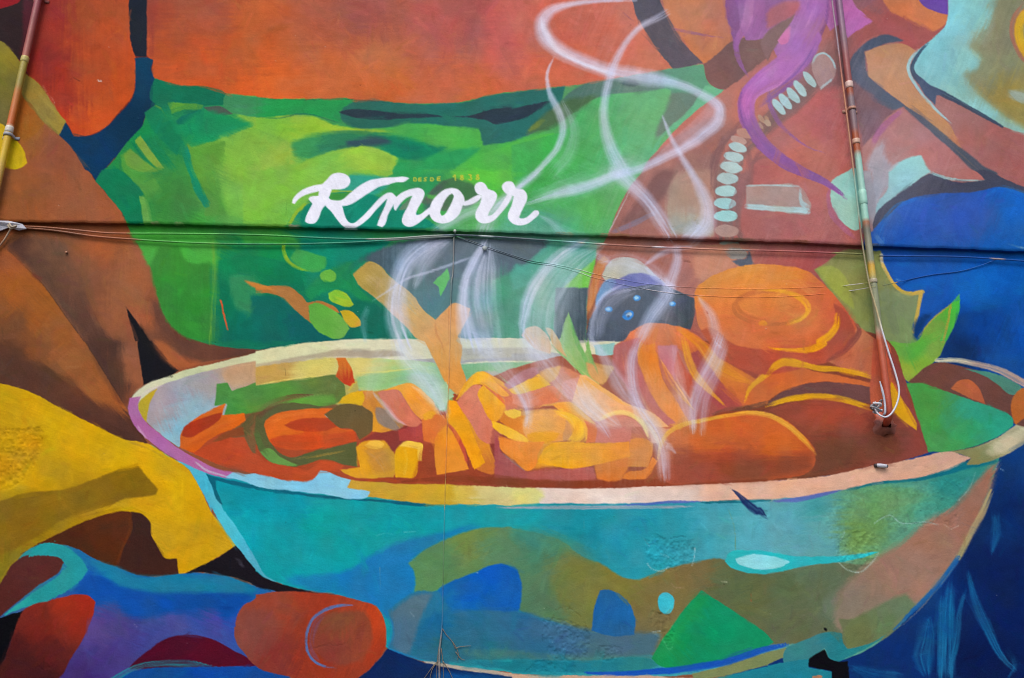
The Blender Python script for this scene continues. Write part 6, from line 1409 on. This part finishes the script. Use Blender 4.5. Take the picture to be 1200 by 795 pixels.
# collar of chipped mortar where it enters the wall
q = P[-1] * (1, 0, 1)
ang = np.linspace(0, 2 * math.pi, 18, endpoint=False)
V = [q + (0, -0.022, 0)]; 
for rr, dy in ((0.016, -0.020), (0.030, -0.012), (0.044, 0.002)):
    for a in ang:
        j = 1 + 0.22 * math.sin(a * 3 + rr * 200) + 0.12 * math.sin(a * 7 + 1)
        V.append(q + np.array((math.cos(a) * rr * j, dy, math.sin(a) * rr * j)))
Fq = [(1 + r_ * 18 + i, 1 + r_ * 18 + (i + 1) % 18, 1 + (r_ + 1) * 18 + (i + 1) % 18, 1 + (r_ + 1) * 18 + i) for r_ in range(2) for i in range(18)]
V = np.array(V); vx, vy = to_px(V)
child(mesh_np('mortar_collar', V, np.array(Fq), lin(sample(canvas, vx, vy)) * ALB * 1.15, M_PIPE), rc)

# thin cable strapped to the conduit, its free end looping round the elbow
CP, _ = path_world('966,-90 975,0 981,45 986.5,90 993,140 999,190 1005,240 1009,275 1014,308 1019,334 1027,362 1033,385 1041,412 1049,437 1053.5,456 1052,470 1046,483 1038,489 1030,486 1025,479', [.062, .062, .062, .062, .062, .063, .064, .066, .07, .076, .078, .078, .078, .080, .084, .086, .086, .084, .078, .060])
CCOL = stations([(-90, '90708c'), (60, 'a08a90'), (70, 'a86058'), (100, 'c07c58'), (200, 'b08060'), (210, '8ab4a0'), (255, '90a890'), (262, '9a6048'), (290, '88805c'), (330, '9a9068'), (372, 'c8b888'), (384, 'e0dccc'), (390, 'd4d4dc'), (600, 'c4c4cc')])
thing(tube('loose_cable', CP, 0.0033, CCOL, sides=9), 'thin cable beside the conduit whose bare white end loops back to the clamp', 'cable')
sc1, _ = path_world('1031,447 1034,458 1036.5,470 1037,484 1034,488', [.076, .078, .076, .072, .055])
thing(tube('cable_end', sc1, [.002, .0042, .0036, .0042, .003], 'bcc0cc', sides=8), 'short white frayed cable end in front of the conduit elbow', 'cable')
kn = empty('cable_clamp', on_wall(1026, 478, .0), 'grey wire clamp tangled at the conduit elbow', 'clamp')
krng = random.Random(5)
for k in range(6):
    pts = [on_wall(1026 + krng.uniform(-6, 8), 478 + krng.uniform(-9, 8), krng.uniform(.03, .075)) for _ in range(4)]
    child(tube('wire_turn', pts, krng.uniform(.002, .0045), krng.choice(['b0b0b0', '8c8c90', 'd0d0d4', '3c3a3a']), sides=6), kn)
# left pipe
LP, _ = path_world('69,-110 43.6,0 28,68 18.7,110 9.6,150 2,192 -22,300 -64,490', [.052] * 8)
d_ = (LP[-1] - LP[0]) / np.linalg.norm(LP[-1] - LP[0]); LP = np.array([LP[0] + d_ * np.dot(q - LP[0], d_) for q in LP])
lp = empty('conduit_pipe', LP[-1] + np.array((0, .03, 0)), 'overpainted conduit in red, orange and yellow beside the orange sleeve', 'pipe')
LCOL = stations([(-110, '98485a'), (0, '9c4a50'), (30, '9a5048'), (62, 'a85a4c'), (69, 'b46a50'), (72, 'a89838'), (100, '9c8a34'), (108, 'c07428'), (146, 'cc6420'), (151, 'e0c8a0'), (154, 'd8ac20'), (185, 'd8b41c'), (198, 'c8a048'), (300, '9a5a34')])
child(tube('pipe_run', LP, 0.0125, LCOL, sides=16, sub=10), lp)
for y0, c in ((70, 'c0b060'), (152, 'd8d0c0')):
    q, T = at_y(LP, y0)
    child(tube('coupling', [q - T * .012, q - T * .01, q + T * .01, q + T * .012], [.0126, .0142, .0142, .0126], c, sides=16, sub=3), lp)
for y0, c in ((-2, '8a4438'), (158, '9c9ca0')):
    saddle(LP, y0, c, lp)
# cables slung along the ledge
G = 'cables slung along the ledge'
def cable(s, dep, r, lab, bits=(), dx=0, dy=0, gain=1.0, name='ledge_cable', sides=8):
    P, _ = path_world(s, dep)
    return thing(tube(name, P, r, over(dx, dy, gain, bits), sides=sides), lab, 'cable', G if name == 'ledge_cable' else 'thin wires sagging across the bowl')
cable('-60,262 15,265 50,266.5 90,270 130,273.5 200,274 300,275.5 400,280 455,280 500,277 533,275.5', .012, .0036, 'upper brown and green cable from the bracket under the ledge to the nail', [(430, 520, '9aa89c')], 0, 4, 1.05)
cable('14,266.5 60,270 110,277 160,281 220,284.5 300,286.5 380,285.5 430,283.5 480,280 533,277', .010, .0034, 'lower cable sagging from the bracket to the nail across the green apron', [(455, 530, '8c9890')], 0, 5, 1.0)
cable('533,275.5 560,276.5 600,279 650,282.5 700,286 750,289 800,291 850,293 900,294 960,296 1012,298', .012, .0034, 'cable under the ledge running from the nail to the conduit', [(560, 578, 'c8d4d4'), (676, 684, 'd0c8b8'), (703, 712, 'e0d0c0'), (768, 778, 'dcd0d4')], 0, 5, 1.05)
cable('1030,300 1080,300.5 1120,301 1158,303 1200,306 1260,311 1440,322', .012, .0034, 'dark blue cable under the ledge crossing the blue cloth', [(1160, 1178, 'a8989c')], 0, 6, .8)
cable('535,277 552,282.5 570,289 600,299 622,305.5 650,310 680,316.5 694,320.5 725,327 760,333 821,337.5 900,338.5 960,336.5 988,335 1022,331', [.010] + [.002] * 4 + [.0004] * 9 + [.066], .0012, 'upper of two thin wires sagging from the nail to the conduit', [(545, 560, '7c8888'), (674, 695, 'd8e8c8'), (990, 1012, 'e0dcd8')], 0, -3, 1.4, 'sagging_wire', 6)
cable('536,278 552,284 570,290.5 600,300.5 622,307.5 650,312 680,320 694,325 740,336 790,344 850,348 900,348.5 960,345 996,341 1026,336', [.010] + [.002] * 4 + [.0004] * 9 + [.066], .0012, 'lower of two thin wires sagging from the nail to the conduit', [(678, 694, 'd8e8d0'), (758, 796, 'e0d8e0'), (994, 1016, 'dcd8d8')], 0, 3, 1.4, 'sagging_wire', 6)
cable('1034,335 1060,329 1090,322.5 1125,318 1150,311 1168,304', [.05, .006, .003, .003, .005, .010], .0015, 'dark thin wire rising from the conduit across the blue cloth to the ledge', (), 0, 3, .9, 'sagging_wire', 6)
# nail, bolts, bracket
def peg(name, px, py, dep, r, ln, c, lab, cat, tilt=(0, 0, 0)):
    q = on_wall(px, py, dep)
    d = np.array((tilt[0], -1, tilt[2]), float); d /= np.linalg.norm(d)
    return thing(tube(name, [q - d * .012, q + d * ln * .7, q + d * (ln * .72), q + d * ln], [r * .7, r * .7, r * 1.25, r * 1.1], c, sides=10, sub=3), lab, cat)
peg('wall_nail', 533, 274, 0, .0045, .028, 'b8c4b8', 'bent pale nail under the ledge where the cables are tied', 'nail')
peg('anchor_bolt', 568, 292.5, 0, .008, .014, '9aa4a4', 'round grey bolt head under the first sagging wire', 'bolt')
peg('anchor_bolt', 78.5, 296.5, 0, .004, .008, 'a06a4c', 'small brown screw head in the painted brown arm', 'bolt')
bq = on_wall(1034, 546.5, .010)
sb = empty('wall_stub', bq + np.array((0, .01, 0)), 'small white stub with a dark hole on the peach bowl rim', 'bolt')
a_, b_ = on_wall(1027.5, 545.5, .010), on_wall(1039, 546.5, .010)
child(tube('stub_body', [a_, a_ * .7 + b_ * .3, a_ * .3 + b_ * .7, b_], [.006, .0075, .007, .006], 'c8c8d0', sides=10, sub=3), sb)
child(tube('stub_hole', [on_wall(1040.3, 546.6, .010) - (b_ - a_) * .02, on_wall(1040.3, 546.6, .010)], [.005, .005], '1a1a20', sides=10, sub=1), sb)
child(tube('stub_base', [a_ + (0, .012, 0), a_ + (0, -.002, 0)], [.008, .006], '3c3434', sides=10, sub=1), sb)
br = empty('metal_bracket', on_wall(8, 266, 0), 'torn white metal bracket under the ledge above the brown arm', 'bracket')
bp = [(-30, 258), (10, 259), (26, 262.5), (31, 268), (22, 270), (10, 266.5), (0, 270.5), (-30, 272)]
fr = np.array([on_wall(a, b, .026 - .012 * (i > 3)) for i, (a, b) in enumerate(bp)])
bk = fr + (0, .004, 0); nb = len(bp)
me = bpy.data.meshes.new('plate'); me.from_pydata(np.concatenate([fr, bk]).tolist(), [], [list(range(nb - 1, -1, -1)), list(range(nb, 2 * nb))] + [[i, (i + 1) % nb, nb + (i + 1) % nb, nb + i] for i in range(nb)])
cat_ = me.color_attributes.new('Col', 'FLOAT_COLOR', 'POINT'); cat_.data.foreach_set('color', np.tile(np.array([.52, .52, .58, 1], np.float32), 2 * nb))
me.materials.append(M_PIPE); po = bpy.data.objects.new('plate', me); col.objects.link(po); child(po, br)
child(tube('knot', [on_wall(11, 262, .03), on_wall(14, 266, .036), on_wall(19, 265, .03), on_wall(13, 268, .028), on_wall(9, 264, .03)], .0035, 'b8a890', sides=7), br)
ks, _ = path_world('14,266 10,273 5,281 -1,289 -12,305', [.03, .016, .012, .010, .012])
thing(tube('hanging_string', ks, .0032, stations([(260, 'd0b8a0'), (284, 'a88468'), (300, '805038')]), sides=7), 'pale string hanging from the white bracket across the brown arm', 'string')
# vertical cord with frayed lower end
vc = empty('vertical_cord', on_wall(515, 800, 0), 'thin overpainted cord hanging from the nail down across the bowl', 'cord')
VP, vpx = path_world('532,277 531.5,300 530.5,322 529,331 528,370 526.5,430 524,500 521.5,580 519.5,660 518.5,720 517.5,740 515,765 515,800 515,860', [.008, .004, .003, .004] + [.0005] * 6 + [.004, .006, .006, .006])
def vcol(x, y):
    c = lin(sample(canvas, x + 3, y)) * ALB
    t = np.interp(y, [277, 325, 335, 470, 480, 500, 735, 745], [.5, .5, .15, .12, .35, .1, .05, .6])[:, None]
    return c * (1 - t) + lin(hx('94887a')) * t * ALB
child(tube('cord', VP, [.0024, .0024, .0024, .0034, 0.0017, .0016, .0016, .0016, .0016, .0018, .0024, .0032, .0032, .0026], vcol, sides=7), vc)
for s in ('518.5,737 523,744 530,752 533,760', '530,752 534,758 537,766 536,774', '533,760 540,758 552,757', '516,772 509,779 498,794 490,806', '511,777 506,786 503,800', '519,775 525,784 531,797 536,810', '517,760 519,775 520,800', '516,748 513,770 511,800', '534,764 540,772 545,774'):
    Pf, _ = path_world(s, .004)
    child(tube('strand', Pf, [.0012, .0009, .0006], lambda x, y: np.broadcast_to(lin(hx('84725c')) * ALB, (len(x), 3)), sides=5, sub=5), vc)
